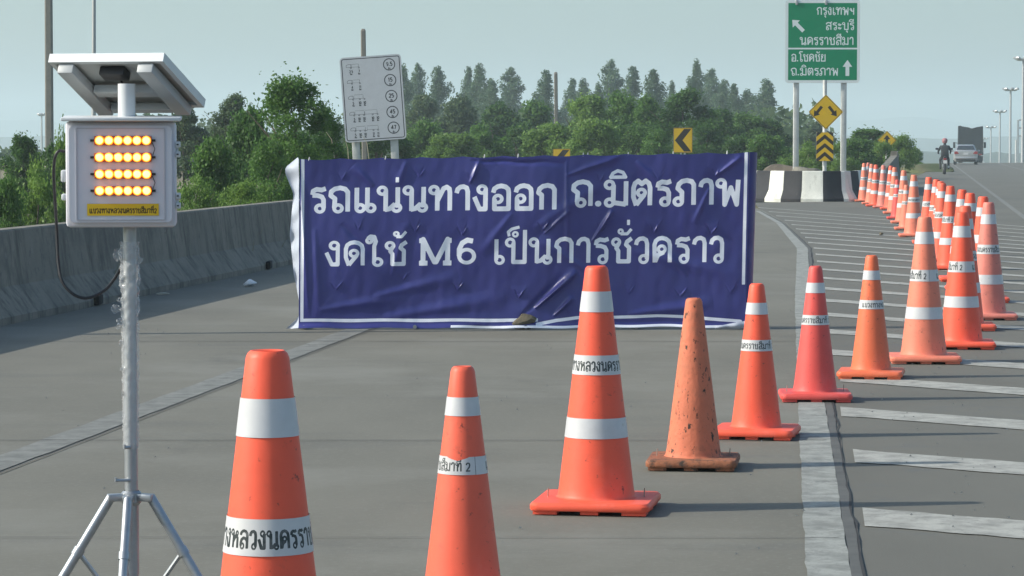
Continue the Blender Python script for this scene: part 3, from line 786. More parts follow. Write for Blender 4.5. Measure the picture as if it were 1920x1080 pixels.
    for i, b in enumerate(np.linspace(0, 1, 12)):
        for j, a in enumerate(np.linspace(0, 1, 16)):
            x = at(1340 + 70 * a, 600, Yb).x; top_ = .012 + .060 * a ** .8
            Q[i, j] = (x, -.062 - .015 * math.sin(b * 3) - .008 * math.sin(a * 14), .012 + top_ * b)
    link('turned_corner', grid_mesh('turned_corner', Q, mw), t)
    # steel frame it is tied to
    ms = mat('steel_frame', (.30, .31, .32), .45, metal=.7)
    fr = MB()
    zt = (tl[2] + tr[2]) / 2 - .03
    fr.tube([(tl[0] + .03, .10, tl[2] - .035), (tr[0] - .01, .10, tr[2] - .035)], .018)
    for k in range(5):
        x = tl[0] + .03 + (tr[0] - tl[0] - .04) * k / 4
        fr.tube([(x, .10, .012), (x, .10, tl[2] + (tr[2] - tl[2]) * k / 4 - .036)], .018); fr.tube([(x, -.02, .022), (x, .48, .022)], .016); fr.tube([(x, .10, .55), (x, .42, .03)], .012)
    fr.build('frame', ms, t)
    mt = mat('tie_cord', (.6, .6, .58), .8)
    ties = MB()
    for uu_ in (.02, .19, .41, .485, .63, .64, .73, .83, .95):
        x = tl[0] + (tr[0] - tl[0]) * uu_; z = tl[2] + (tr[2] - tl[2]) * uu_
        ties.tube([(x, -.012, z - .015), (x + .004, .02, z + .012), (x + .006, .10, z - .012)], .0035, 6)
    ties.build('tie_cord', mt, t)
    return Yb
YB = banner()

def rock(name, label, loc, dims, seed, m):
    bm = bmesh.new(); bmesh.ops.create_icosphere(bm, subdivisions=3, radius=1)
    r = random.Random(seed); ph = [r.uniform(0, 6) for _ in range(6)]
    planes = [(Vector((r.gauss(0, 1), r.gauss(0, 1), r.gauss(0, 1))).normalized(), r.uniform(.55, .85)) for _ in range(9)]
    for v in bm.verts:
        for n, d in planes:
            k = v.co.dot(n) - d
            if k > 0: v.co -= n * k
        v.co += Vector((math.sin(v.co.y * 5 + ph[0]), math.sin(v.co.z * 6 + ph[1]), math.sin(v.co.x * 5 + ph[2]))) * .04
        v.co = Vector((v.co.x * dims[0], v.co.y * dims[1], v.co.z * dims[2]))
    me = bpy.data.meshes.new(name); bm.to_mesh(me); bm.free(); me.materials.append(m); me.shade_smooth(); me.set_sharp_from_angle(angle=R(28))
    o = link(name, me, None, loc); return tag(o, label, name)
M['rock'] = mat('brown_stone', (.17, .145, .10), .9, noise=.4, scale=14, bump=.6, bscale=40)
p = gp(981, 616)
rock('stone', 'brown stone holding down the bottom hem of the blue banner', (p.x, p.y - .10, .062), (.13, .09, .075), 5, M['rock'])

# ------------------------------------------------------------------ solar warning light on its tripod
def warning_light():
    s = 620.0; Y = F / s
    g = gp(248, 270 + CAMZ * s); X0 = g.x; Y0 = g.y
    zz = lambda py: CAMZ - (py - 270) / s
    xx = lambda px: (px - 248) / s
    t = thing('warning_light', 'white solar powered amber warning light on a silver tripod at the left', 'warning light', (X0, Y0, 0))
    galv = mat('galvanised_steel', (.40, .42, .44), .42, metal=.75, noise=.15, scale=30)
    whitep = mat('white_powder_coat', (.62, .64, .65), .42, noise=.06, scale=5)
    lav = mat('white_plastic_box', (.62, .615, .665), .45, noise=.05, scale=4)
    black = mat('black_plastic', (.025, .025, .028), .5)
    pole = MB(); pole.tube([(0, 0, zz(1075)), (0, 0, zz(930))], .0225, 24); pole.tube([(0, 0, zz(930)), (0, 0, zz(424))], .0200, 24)
    pole.build('pole', galv, t)
    up = MB(); up.tube([(xx(244), 0, zz(220)), (xx(244), 0, zz(158))], .0262, 24); up.build('upper_pole', whitep, t)
    # box
    bx0, bx1 = xx(133), xx(335); bw = bx1 - bx0; bc = (bx0 + bx1) / 2; bh = zz(228) - zz(424); bz = (zz(228) + zz(424)) / 2
    rot = Matrix.Rotation(R(5.5), 3, 'Z')
    box = MB(); box.box((bc, 0, bz), (bw, .155, bh), rot=rot, bev=.012)
    body = box.build('control_box', lav, t, smooth=40)
    def front(dx, dy, dz): v = rot @ Vector((dx, dy, dz)); return (bc + v.x, v.y, bz + v.z)
    door = MB()
    ol = rrect(bw * .93, bh * .91, .014, 4); door.prism(ol, -.092, -.078, rot=rot, c=(bc, 0, bz + .001))
    d = door.build('door', lav, body, smooth=40)
    ins = MB(); w2, h2 = bw * .80, bh * .86
    for (cx, cz, ww, hh) in ((0, h2 / 2, w2, .003), (0, -h2 / 2, w2, .003), (-w2 / 2, 0, .003, h2 - .004), (w2 / 2, 0, .003, h2 - .004)):
        ins.box(front(cx, -.0935, cz + .001), (ww, .003, hh), rot=rot)
    ins.build('door_panel_edge', mat('grey_edge', (.45, .45, .49), .5), body)
    hood = MB(); hz = zz(225)
    hood.box((bc + .004, -.012, hz + .004), (bw + .028, .21, .012), rot=rot @ Matrix.Rotation(R(2), 3, 'X'), bev=.004)
    hood.build('rain_hood', whitep, body)
    for py in (280, 375):
        hg = MB()
        for k in (-1, 1):
            v = rot @ Vector((bw / 2 + .006, -.06, 0)); hg.box((bc + v.x, v.y, zz(py + k * 9)), (.016, .030, .018), rot=rot, bev=.003)
            hg.box((bc + v.x + .001, v.y - .016, zz(py + k * 9)), (.006, .004, .004), rot=rot, mi=1)
        v = rot @ Vector((bw / 2 + .003, -.05, 0)); hg.box((bc + v.x, v.y, zz(py)), (.009, .018, .040), rot=rot)
        hg.build('hinge', [whitep, black], body)
    for py, hh, ww in ((329, .036, .017), (368, .020, .016)):
        lt = MB(); v = rot @ Vector((-bw / 2 - ww / 2 + .002, -.05, 0)); lt.box((bc + v.x, v.y, zz(py)), (ww, .03, hh), rot=rot, bev=.005); lt.build('latch', whitep, body)
    # yellow name plate
    pw_, ph_ = (298 - 167) / s, (402 - 380) / s; nx, nz = 240, 44
    Ux, Vz = np.meshgrid(np.linspace(-pw_ / 2, pw_ / 2, nx), np.linspace(-ph_ / 2, ph_ / 2, nz))
    sg, rg, w = layout('แขวงทางหลวงนครราชสีมาที่2', .17, 1.0); h = ph_ * .40
    sg, rg, w = layout('แขวงทางหลวงนครราชสีมาที่2', .19, h, pw_ * .94 / (w * h), x=-pw_ * .47, y=-ph_ * .30)
    ink = field(Ux, Vz, sg, rg, margin=.01)
    Pp = np.zeros((nz, nx, 3)); cx = xx(238) - bc; cz = zz(391) - bz
    for i in range(nz):
        for j in range(nx): Pp[i, j] = front(cx + Ux[i, j], -.0945, cz + Vz[i, j])
    pm = ink_mat('yellow_name_plate', (.72, .47, .015), (.05, .03, .01), .45, ground_noise=.05)
    link('name_plate', grid_mesh('name_plate', Pp, pm, ink), t)
    # four lamp rows
    lensm = emit_mat('amber_lens_rim', (1.0, .26, .015), 1.5); corem = emit_mat('amber_lamp_core', (1.0, .55, .11), 3.2)
    housing = mat('amber_housing', (.45, .13, .03), .3)
    for row, py in enumerate((263.5, 294.5, 325.5, 356)):
        st = MB(); x0, x1 = xx(187) - bc, xx(290) - bc; zr = zz(py) - bz
        st.box(front((x0 + x1) / 2, -.096, zr), (x1 - x0 + .004, .010, .027), rot=rot, bev=.003)
        for xe in (x0 - .006, x1 + .006): st.box(front(xe, -.094, zr), (.014, .006, .007), rot=rot, mi=1)
        so_ = st.build('lamp_strip', [housing, black], t)
        for k in range(6):
            xc = xx(196 + k * 17.1) - bc
            L = MB(); c0 = Vector(front(xc, -.101, zr)); ax = rot @ Vector((0, -1, 0)); sx = rot @ Vector((1, 0, 0))
            rings = [(.0136, 0), (.0132, .003), (.0104, .0058), (.0080, .0072), (.004, .0085)]
            vs = []
            for rr, dd in rings:
                for q in range(20):
                    w_ = 2 * PI * q / 20; vs.append(c0 + sx * (rr * math.cos(w_)) + Vector((0, 0, rr * math.sin(w_))) + ax * dd)
            for i in range(4):
                L.add([], [], 0)
            n0 = 20; fs = []; ms = []
            for i in range(4):
                for q in range(n0):
                    fs.append((i * n0 + q, i * n0 + (q + 1) % n0, (i + 1) * n0 + (q + 1) % n0, (i + 1) * n0 + q)); ms.append(0 if i < 2 else 1)
            fs.append(tuple(range(4 * n0, 5 * n0))); ms.append(1)
            L.v = [tuple(v) for v in vs]; L.f = fs; L.m = ms
            L.build('lamp_lens', [lensm, corem], so_)
    for py in (279, 341):
        wv = MB(); wv.tube([front(xx(292) - bc, -.096, zz(py - 12) - bz), front(xx(297) - bc, -.098, zz(py) - bz), front(xx(293) - bc, -.096, zz(py + 12) - bz)], .0013, 6); wv.build('jumper_wire', black, t)
    # solar panel: near edge high, tilted away
    e1 = Vector((.362, -.113, 0)).normalized(); o0 = Vector((xx(98), .02, zz(110))); wp = .375
    e2 = Vector((.105, .34, -.155)); e2 = (e2 - e1 * e2.dot(e1)); lp = .335; e2.normalize(); nrm = e1.cross(e2).normalized()
    if nrm.z < 0: nrm = -nrm
    Rm = Matrix((e1, e2, nrm)).transposed()
    def pp(a, b, c): return o0 + e1 * a + e2 * b + nrm * c
    frame = MB(); th = .028
    for (a, b, wa, wb) in ((wp / 2, .008, wp, .016), (wp / 2, lp - .008, wp, .016), (.008, lp / 2, .016, lp - .032), (wp - .008, lp / 2, .016, lp - .032)):
        frame.box(pp(a, b, 0), (wa, wb, th), rot=Rm)
    pf = frame.build('solar_panel_frame', mat('anodised_frame', (.58, .61, .62), .38, metal=.25), t)
    cell = MB(); cell.box(pp(wp / 2, lp / 2, .006), (wp - .034, lp - .034, .010), rot=Rm)
    cell.build('solar_cell', mat('solar_glass', (.02, .03, .07), .12), pf)
    back = MB(); back.box(pp(wp / 2, lp / 2, -.001), (wp - .034, lp - .034, .003), rot=Rm); back.build('panel_back', mat('panel_back_white', (.40, .42, .41), .6), pf)
    br = MB()
    for a in (.055, wp - .06): br.box(pp(a, lp / 2, -.030), (.05, lp * .94, .030), rot=Rm, bev=.003)
    br.box(pp(wp / 2, lp * .52, -.030), (wp - .17, .040, .026), rot=Rm, bev=.003)
    br.box(pp(wp / 2, lp * .90, -.030), (wp - .17, .030, .022), rot=Rm, bev=.003)
    br.build('panel_bracket', mat('bracket_white', (.42, .44, .45), .45), t)
    jb = MB(); jb.box(pp(wp * .50, .075, -.018), (.082, .05, .028), rot=Rm, bev=.004); jb.tube([pp(wp * .52, .10, -.022), pp(wp * .53, .14, -.045), (xx(244) + .01, -.02, zz(165))], .0035, 8)
    jb.build('junction_box', black, t)
    # cable
    cab = MB(); pts = [(133, 284), (124, 283), (116, 297), (112, 330), (112, 380), (114, 440), (117, 490), (126, 527), (148, 550), (172, 556), (200, 543), (219, 520), (230, 500)]
    pts3 = [(xx(a), -.06 + .06 * (i / 12) - .02 * math.sin(i), zz(b)) for i, (a, b) in enumerate(pts)]
    P_ = np.array(pts3); tt = np.linspace(0, 12, 60); k = np.arange(13)
    def sm(c): # Catmull-Rom
        out = []
        for q in tt:
            i = min(int(q), 11); f_ = q - i; p0, p1, p2, p3 = (P_[max(i - 1, 0), c], P_[i, c], P_[i + 1, c], P_[min(i + 2, 12), c])
            out.append(.5 * (2 * p1 + (p2 - p0) * f_ + (2 * p0 - 5 * p1 + 4 * p2 - p3) * f_ ** 2 + (3 * p1 - p0 - 3 * p2 + p3) * f_ ** 3))
        return out
    cab.tube(list(zip(sm(0), sm(1), sm(2))), .0048, 10); cab.build('cable', black, t)
    # crumpled plastic film round the pole
    film = bpy.data.materials.new('clear_film'); film.use_nodes = True
    nt = film.node_tree; b = nt.nodes['Principled BSDF']; b.inputs['Base Color'].default_value = (.8, .82, .84, 1); b.inputs['Roughness'].default_value = .12
    tr_ = nt.nodes.new('ShaderNodeBsdfTransparent'); mx = nt.nodes.new('ShaderNodeMixShader'); mx.inputs[0].default_value = .22
    nt.links.new(tr_.outputs[0], mx.inputs[1]); nt.links.new(b.outputs[0], mx.inputs[2]); nt.links.new(mx.outputs[0], nt.nodes['Material Output'].inputs[0])
    rng = np.random.default_rng(8); nzf, na = 120, 28
    zf = np.linspace(zz(838), zz(452), nzf); af = np.linspace(0, 2 * PI, na, endpoint=False); Af, Zf = np.meshgrid(af, zf)
    py_ = 270 + (CAMZ - Zf) * s
    amp = .001 + .005 * np.exp(-((py_ - 500) / 75) ** 2) + .0012 * np.exp(-((py_ - 660) / 60) ** 2)
    nz_ = sum(np.sin(Af * k_ + Zf * q + p_) for k_, q, p_ in zip((1, 2, 3, 5, 2, 4, 7), (60, -85, 130, 95, -210, 260, -180), rng.uniform(0, 6, 7))) / 3
    Rf = .0212 + amp * (1.0 + nz_) + rng.uniform(0, .0042, Af.shape)
    link('plastic_wrap', grid_mesh('plastic_wrap', np.stack([Rf * np.cos(Af), Rf * np.sin(Af), Zf], -1), film, wrap=True, smooth=False), t)
    for (px, py, sx_, sz_, sd) in ((226, 476, .030, .042, 1), (222, 577, .032, .030, 2), (230, 600, .024, .022, 3), (262, 580, .018, .045, 4), (231, 640, .012, .02, 5), (264, 465, .010, .022, 6), (233, 520, .016, .020, 7), (228, 610, .020, .018, 8), (264, 610, .010, .03, 9), (232, 690, .010, .016, 10), (234, 735, .010, .014, 11), (266, 520, .008, .03, 12), (230, 560, .022, .016, 13)):
        r = np.random.default_rng(sd); n1, n2 = 9, 9; Q = np.zeros((n1, n2, 3))
        for i in range(n1):
            for j in range(n2):
                a, b_ = i / 8 - .5, j / 8 - .5; rr = 1 - .5 * abs(b_)
                Q[i, j] = (xx(px) + sx_ * b_ * (1.0 - abs(a) * .8) + r.uniform(-.002, .002), -.012 + r.uniform(-.009, .009), zz(py) + sz_ * a * rr + r.uniform(-.002, .002))
        link('plastic_wrap', grid_mesh('plastic_wrap', Q, film, smooth=False), t)
    # tripod
    hub = MB(); hub.lathe([(.0235, zz(945)), (.030, zz(940)), (.030, zz(922)), (.0235, zz(918))], 24)
    for ang in (200, -20, 268):
        a = R(ang); c = Vector((math.cos(a) * .045, math.sin(a) * .045, zz(930)))
        hub.box(c, (.055, .030, .022), rot=Matrix.Rotation(a, 3, 'Z'), bev=.003)
    hub.build('hub', galv, t)
    for px, py in ((245, 835), (228, 897)):
        kn = MB(); kn.tube([(0, -.02, zz(py)), (xx(px) - .010, -.034, zz(py))], .005, 8); kn.tube([(xx(px) - .010, -.034, zz(py) - .004), (xx(px) - .010, -.034, zz(py) + .009)], .004, 8); kn.build('knob', galv, t)
    for ang in (196, -12, 268):
        a = R(ang); d = Vector((math.cos(a), math.sin(a), 0)); z1 = zz(928)
        foot = d * (.062 + .265 * (.75 if ang == 268 else 1)) + Vector((0, 0, .012)); top_ = d * .060 + Vector((0, 0, z1))
        lg = MB(); lg.tube([top_, foot], .0145, 16); lgo = lg.build('leg', galv, t)
        ft = MB(); ft.tube([foot - (foot - top_).normalized() * .04, foot], .018, 14); ft.build('rubber_foot', M['rubber'], lgo)
        bt = MB(); mid = top_.lerp(foot, .38)
        bt.tube([mid, d * .022 + Vector((0, 0, zz(1150)))], .007, 8); bt.build('brace', galv, t)
        cl = MB(); cl.tube([mid - (foot - top_).normalized() * .012, mid + (foot - top_).normalized() * .012], .0175, 14); cl.build('clamp', galv, lgo)
    low = MB(); low.tube([(0, 0, zz(945)), (0, 0, .08)], .021, 20); low.build('centre_tube', galv, t)
warning_light()

# ------------------------------------------------------------------ signs
M['post_white'] = mat('white_painted_post', (.60, .61, .58), .7, noise=.2, scale=6)
M['pole_concrete'] = mat('pole_concrete', (.25, .235, .205), .9, noise=.25, scale=5)
M['sign_back'] = mat('aluminium_back', (.45, .46, .46), .5, metal=.5)
M['yellow_sign'] = ink_mat('yellow_sign_sheet', (.76, .47, .012), (.03, .022, .015), .45, ground_noise=.12)
M['green_sign'] = ink_mat('green_sign_sheet', (.003, .25, .108), (.74, .79, .77), .42, ground_noise=.10)
M['white_sign'] = ink_mat('white_sign_sheet', (.60, .61, .63), (.045, .05, .055), .5, ground_noise=.10)
def sign_face(name, w, h, r, mt, parent, segs=(), rings=(), polys=(), rects=(), res=.01, border=None, loc=(0, 0, 0), roty=0.0, thick=.02):
    """plate with rounded corners in x,z facing -y; the printed sheet lies 2 mm proud of it"""
    o = MB(); o.prism(rrect(w, h, r, 5), 0, thick); plate = o.build(name, M['sign_back'], parent, smooth=20)
    plate.location = loc; plate.rotation_euler = (0, roty, 0)
    nx, ny = int(w / res) + 1, int(h / res) + 1
    Xg, Zg = np.meshgrid(np.linspace(-w / 2 + .002, w / 2 - .002, nx), np.linspace(-h / 2 + .002, h / 2 - .002, ny))
    ink = field(Xg, Zg, segs, rings, polys, rects, margin=.06)
    if border:
        inset, bw = border
        q = np.hypot(np.maximum(np.abs(Xg) - (w / 2 - r), 0), np.maximum(np.abs(Zg) - (h / 2 - r), 0)) - r
        q = np.where((np.abs(Xg) > w / 2 - r) & (np.abs(Zg) > h / 2 - r), q, np.maximum(np.abs(Xg) - w / 2, np.abs(Zg) - h / 2))
        ink = np.minimum(ink, np.maximum(q + inset, -(q + inset + bw)))
    # pull grid corners inside the rounded outline
    P = np.stack([Xg, np.full_like(Xg, -.002), Zg], -1)
    ax, az = np.abs(Xg), np.abs(Zg); cx, cz = w / 2 - r, h / 2 - r
    m = (ax > cx) & (az > cz); d = np.hypot(ax - cx, az - cz); k = np.where(m & (d > r - .002), (r - .002) / np.maximum(d, 1e-6), 1.0)
    P[..., 0] = np.where(m, np.sign(Xg) * (cx + (ax - cx) * k), Xg); P[..., 2] = np.where(m, np.sign(Zg) * (cz + (az - cz) * k), Zg)
    link('sign_face', grid_mesh('sign_face', P, mt, ink), plate)
    return plate
def arrow(cx, cy, ang, L, sw, hw, hl):
    pts = [(-sw / 2, -L / 2), (sw / 2, -L / 2), (sw / 2, L / 2 - hl), (hw / 2, L / 2 - hl), (0, L / 2), (-hw / 2, L / 2 - hl), (-sw / 2, L / 2 - hl)]
    a = R(ang); return [(cx + x * math.cos(a) - y * math.sin(a), cy + x * math.sin(a) + y * math.cos(a)) for x, y in pts]
# green direction sign
def green_sign():
    Y = 80.0; s = F / Y; c = at(1542.5, 78, Y); w, h = 139 / s, 154 / s
    t = thing('direction_sign', 'green direction sign with white Thai place names and arrows on two white posts', 'road sign', (c.x, Y, 0))
    def xy(px, py): return (px - 1542.5) / s, (78 - py) / s
    L = []
    for text, xr, yb, hp, wid in (('กรุงเทพฯ', 1601, 28, 13.5, 70), ('สระบุรี', 1601, 56, 13.5, 53), ('นครราชสีมา', 1600, 84, 14, 100)):
        x, y = xy(xr, yb); hh = hp / s; a = layout(text, .15, hh); ws = wid / s / a[2]; L.append(layout(text, .15, hh, ws, x, y, 'r'))
    for text, xl, yb, hp, wid in (('อ.โชคชัย', 1484, 115, 13.5, 64), ('ถ.มิตรภาพ', 1483, 141, 13.5, 89)):
        x, y = xy(xl, yb); hh = hp / s; a = layout(text, .15, hh); ws = wid / s / a[2]; L.append(layout(text, .15, hh, ws, x, y, 'l'))
    sg, rg = merge(*L)
    a1 = arrow(*xy(1496, 48), 45, 30 / s, 7 / s, 19 / s, 11 / s); a2 = arrow(*xy(1589, 127), 0, 30 / s, 7 / s, 18 / s, 13 / s)
    x0, y0 = xy(1474, 91); x1, _ = xy(1611, 91)
    sign_face('sign_panel', w, h, .09, M['green_sign'], t, sg, rg, [a1, a2], [(x0, y0 - .022, x1, y0 + .022)], res=.0075, border=(-.001, .075), loc=(0, 0, c.z), thick=.04)
    for px0, px1, wd in ((1492, 1494, 11), (1581, 1585, 11)):
        a, b = at(px0, 320, Y + .12), at(px1, 6, Y + .12)
        p = MB(); top = b.z
        p.box((a.x - c.x, .105, (top - .3) / 2 - .1), (.15, .12, top + .1), bev=.01); p.build('post', M['post_white'], t)
    for px in (1494, 1549):
        a = at(px, 3, Y); k = MB(); k.box((a.x - c.x, .02, a.z - .02), (.07, .10, .14), bev=.01); k.build('bracket', M['sign_back'], t)
green_sign()
def diamond_sign():
    Y = 78.6; s = F / Y; c = at(1548.5, 210, Y); sd = 66 / s / math.sqrt(2)
    t = thing('warning_sign', 'yellow diamond sign with two diverging black arrows above a striped marker board', 'road sign', (c.x, Y, 0))
    k = 1 / s; rt = lambda p: [((x - z) / math.sqrt(2), (x + z) / math.sqrt(2)) for x, z in p]
    def rot45(poly): a = R(45); return [(x * math.cos(a) - z * math.sin(a), x * math.sin(a) + z * math.cos(a)) for x, z in poly]
    # arrows drawn upright then turned into the plate's own axes
    A = [arrow(-15 * k, 1 * k, 141, 24 * k, 5.5 * k, 14 * k, 10 * k), arrow(13 * k, 1 * k, -141, 24 * k, 5.5 * k, 14 * k, 10 * k)]
    sign_face('sign_panel', sd, sd, .05, M['yellow_sign'], t, polys=[rot45(a) for a in A], res=.007, border=(.012, .014), loc=(0, 0, c.z), roty=R(45))
    m2 = at(1546.5, 275, Y); w, h = 32 * k, 54 * k
    P = []
    for j in range(-2, 3):
        y0 = j * h * .30 - h * .02; b = h * .145; d = w * .42
        P += [[(-w / 2, y0 - d), (0, y0), (w / 2, y0 - d), (w / 2, y0 - d + b), (0, y0 + b), (-w / 2, y0 - d + b)]]
    sign_face('marker_board', w, h, .012, M['yellow_sign'], t, polys=P, res=.007, loc=(m2.x - c.x, 0, m2.z))
    p = MB(); p.tube([(-.02, .08, -.1), (-.02, .08, at(1546, 150, Y).z)], .055, 14); p.build('post', M['post_white'], t)
diamond_sign()
def chevron_sign(px, py, Y, wpx, hpx, label):
    s = F / Y; c = at(px, py, Y); w, h = wpx / s, hpx / s
    t = thing('chevron_sign', label, 'road sign', (c.x, Y, 0), 0, 'yellow chevron signs on the bend')
    poly = [(w * .40, h * .44), (w * .02, h * .44), (-w * .40, 0), (w * .02, -h * .44), (w * .40, -h * .44), (-w * .06, 0)]
    poly = [(w * .44, h * .45), (w * .06, h * .45), (-w * .42, 0), (w * .06, -h * .45), (w * .44, -h * .45), (-w * .02, 0)]
    sign_face('sign_panel', w, h, .03, M['yellow_sign'], t, polys=[poly], res=.008, border=(.006, .014), loc=(0, 0, c.z))
    for k in (-1, 1):
        p = MB(); z0 = tz(c.x, Y) - .1; p.box((k * .06, .045, (z0 + c.z) / 2), (.05, .05, c.z - z0 + h * .6)); p.build('post', M['post_white'], t)
chevron_sign(1280.5, 263, 92, 36, 47, 'yellow chevron sign with a full black arrowhead showing above the banner')
chevron_sign(1053, 300, 104, 33, 42, 'yellow chevron sign mostly hidden behind the top edge of the banner')
def limit_sign():
    Y = 55.0; s = F / Y; c = at(699.5, 184.5, Y); w, h = 115 / s, 159 / s
    t = thing('weight_limit_sign', 'tilted white sign with rows of truck drawings and weight limits in circles', 'road sign', (c.x, Y, 0))
    L = []; rings = []; segs = []
    X = lambda u: (u - .5) * w
    Z = lambda v: (.5 - v) * h
    def tx(text, u, v, hh, th=.2, ws=1.0):
        L.append(layout(text, th, hh, ws, X(u), Z(v), 'c'))
    rows = [(.115, '9.5', [(.16, '2.5'), (.29, '7')], [(.10, .30)]), (.30, '15', [(.16, '4'), (.29, '11')], [(.10, .30)]), (.487, '25', [(.16, '5'), (.27, '10'), (.345, '10')], [(.10, .34)]),
            (.675, '45', [(.16, '5'), (.24, '10'), (.32, '10'), (.46, '10'), (.54, '10')], [(.10, .34), (.35, .55)]), (.86, '47', [(.16, '5'), (.24, '10'), (.32, '10'), (.455, '11'), (.53, '11')], [(.10, .34), (.37, .55)])]
    def sg(x0, z0, x1, z1, t=.0035): segs.append((x0, z0, x1, z1, t, 1, 1))
    for v, big, axle, bodies in rows:
        uc = .80; rings.append((X(uc), Z(v), .105, .009)); tx(big, uc, v + .018, .075, .22, .9); tx('ตัน', uc, v + .058, .032, .2, .8)
        for i, (u, n) in enumerate(axle):
            tx(n, u + .015, v + .070, .050, .22, .75); tx('ตัน', u + .015, v + .094, .028, .22, .8)
            rings.append((X(u + .015), Z(v + .012), .012, .004))
        for j, (u0, u1) in enumerate(bodies):
            x0, x1 = X(u0), X(u1); zb, zt_ = Z(v + .004), Z(v - .030)
            if j == 0:
                xc = x0 + .10
                for a in ((x0, zb, x0, zt_ - .02), (x0, zt_ - .02, x0 + .03, zt_), (x0 + .03, zt_, xc - .012, zt_), (xc - .012, zt_, xc - .012, zb), (x0, zb, xc, zb)): sg(*a)
                x0 = xc + .005
            for a in ((x0, zb, x1, zb), (x0, zt_ + .02 * (v > .4), x1, zt_ + .02 * (v > .4)), (x0, zb, x0, zt_), (x1, zb, x1, zt_)): sg(*a, .003)
            if j == 1: sg(X(.34), zb - .008, x0, zb - .008)
    a, b = merge(*L); segs += a; rings += b
    sign_face('sign_panel', w, h, .07, M['white_sign'], t, segs, rings, res=.006, border=(.028, .016), loc=(0, 0, c.z), roty=R(-4.0))
    for px in (668, 740):
        p0, p1 = at(px, 330, Y), at(px - 6, 130, Y); zg = tz(p0.x, Y) - .1
        p = MB(); p.box((p0.x - c.x, .09, (zg + p1.z) / 2), (.145, .09, p1.z - zg), rot=Matrix.Rotation(R(-2.5), 3, 'Y'), bev=.008); p.build('post', M['post_white'], t)
limit_sign()
def far_diamond():
    Y = 118.0; s = F / Y; c = at(1663, 263, Y); sd = 36 / s / math.sqrt(2)
    t = thing('warning_sign', 'yellow diamond sign half hidden by the bush beside the main road', 'road sign', (c.x, Y, 0))
    k = 1 / s; a_ = R(45); A = arrow(0, 0, 0, 20 * k, 5 * k, 13 * k, 8 * k)
    sign_face('sign_panel', sd, sd, .05, M['yellow_sign'], t, polys=[[(x * math.cos(a_) - z * math.sin(a_), x * math.sin(a_) + z * math.cos(a_)) for x, z in A]], res=.01, border=(.012, .016), loc=(0, 0, c.z), roty=R(45))
    p = MB(); p.tube([(0, .08, tz(c.x, Y)), (0, .08, c.z)], .045, 10); p.build('post', M['post_white'], t)
far_diamond()

# ------------------------------------------------------------------ poles and lamps
def concrete_pole(px, ptop, Y, wpx, label, ptop_x=None, square=True, arms=()):
    s = F / Y; b = at(px, 300, Y); tp = at(ptop_x or px, ptop, Y); w = wpx / s; zg = tz(b.x, Y) - .2
    t = thing('utility_pole', label, 'pole', (b.x, Y, 0))
    mb = MB(); dx = tp.x - b.x
    def sec(z, k, ox): return [(ox + x * k, y * k, z) for x, y in rrect(w, w, w * .18, 2)]
    n = len(rrect(1, 1, .1, 2)); vs = sec(zg, 1.12, -dx * .3) + sec(tp.z - w * .4, .95, dx) + sec(tp.z, .6, dx)
    fs = [(i * n + q, i * n + (q + 1) % n, (i + 1) * n + (q + 1) % n, (i + 1) * n + q) for i in range(2) for q in range(n)] + [tuple(range(2 * n, 3 * n))]
    mb.add(vs, fs); mb.build('shaft', M['pole_concrete'], t, smooth=20)
    for (z, L) in arms:
        a = MB(); a.box((dx, -w * .7, z), (L, .09, .11)); a.build('crossarm', M['pole_concrete'], t)
        for k in (-.45, -.2, .2, .45):
            i_ = MB(); i_.lathe([(.03, 0), (.05, .03), (.03, .06), (.05, .09), (.02, .14)], 8, (dx + L * k, -w * .7, z + .055), cap_top=True); i_.build('insulator', M['white_block'], t)
    return t
concrete_pole(93, -190, 86, 13.5, 'square concrete pole rising out of the picture above the left bushes', 90, arms=((7.2, 1.8), (6.4, 1.8)))
concrete_pole(684, 54, 70, 9.5, 'grey concrete pole standing behind the white weight limit sign', 681)
concrete_pole(1044, 135, 118, 7, 'short grey concrete pole sticking up among the pointed trees', 1042)
concrete_pole(1517, 228, 210, 4, 'far small electricity pole with crossarms between the green sign posts', arms=((2.9, 2.2), (2.55, 1.8)))
M['steel_pole'] = mat('grey_steel_pole', (.42, .43, .43), .5, metal=.3, noise=.1, scale=4)
def street_lamp():
    Y = 90.0; b = at(174, 230, Y); zg = tz(b.x, Y) - .2
    t = thing('street_lamp', 'thin grey steel lamp post rising behind the solar panel at the left', 'street lamp', (b.x, Y, 0))
    p = MB(); p.tube([(0, 0, zg), (.05, 0, 4.4), (.09, 0, 9)], [.08, .062, .045], 14); p.build('post', M['steel_pole'], t)
    a = MB(); a.tube([(.09, 0, 9), (.3, 0, 9.5), (1.1, 0, 9.8), (1.6, 0, 9.85)], [.045, .035, .03, .03], 10); a.build('arm', M['steel_pole'], t)
    h = MB(); h.box((1.95, 0, 9.86), (.75, .28, .12), bev=.04); h.build('lamp_head', M['sign_back'], t)
street_lamp()
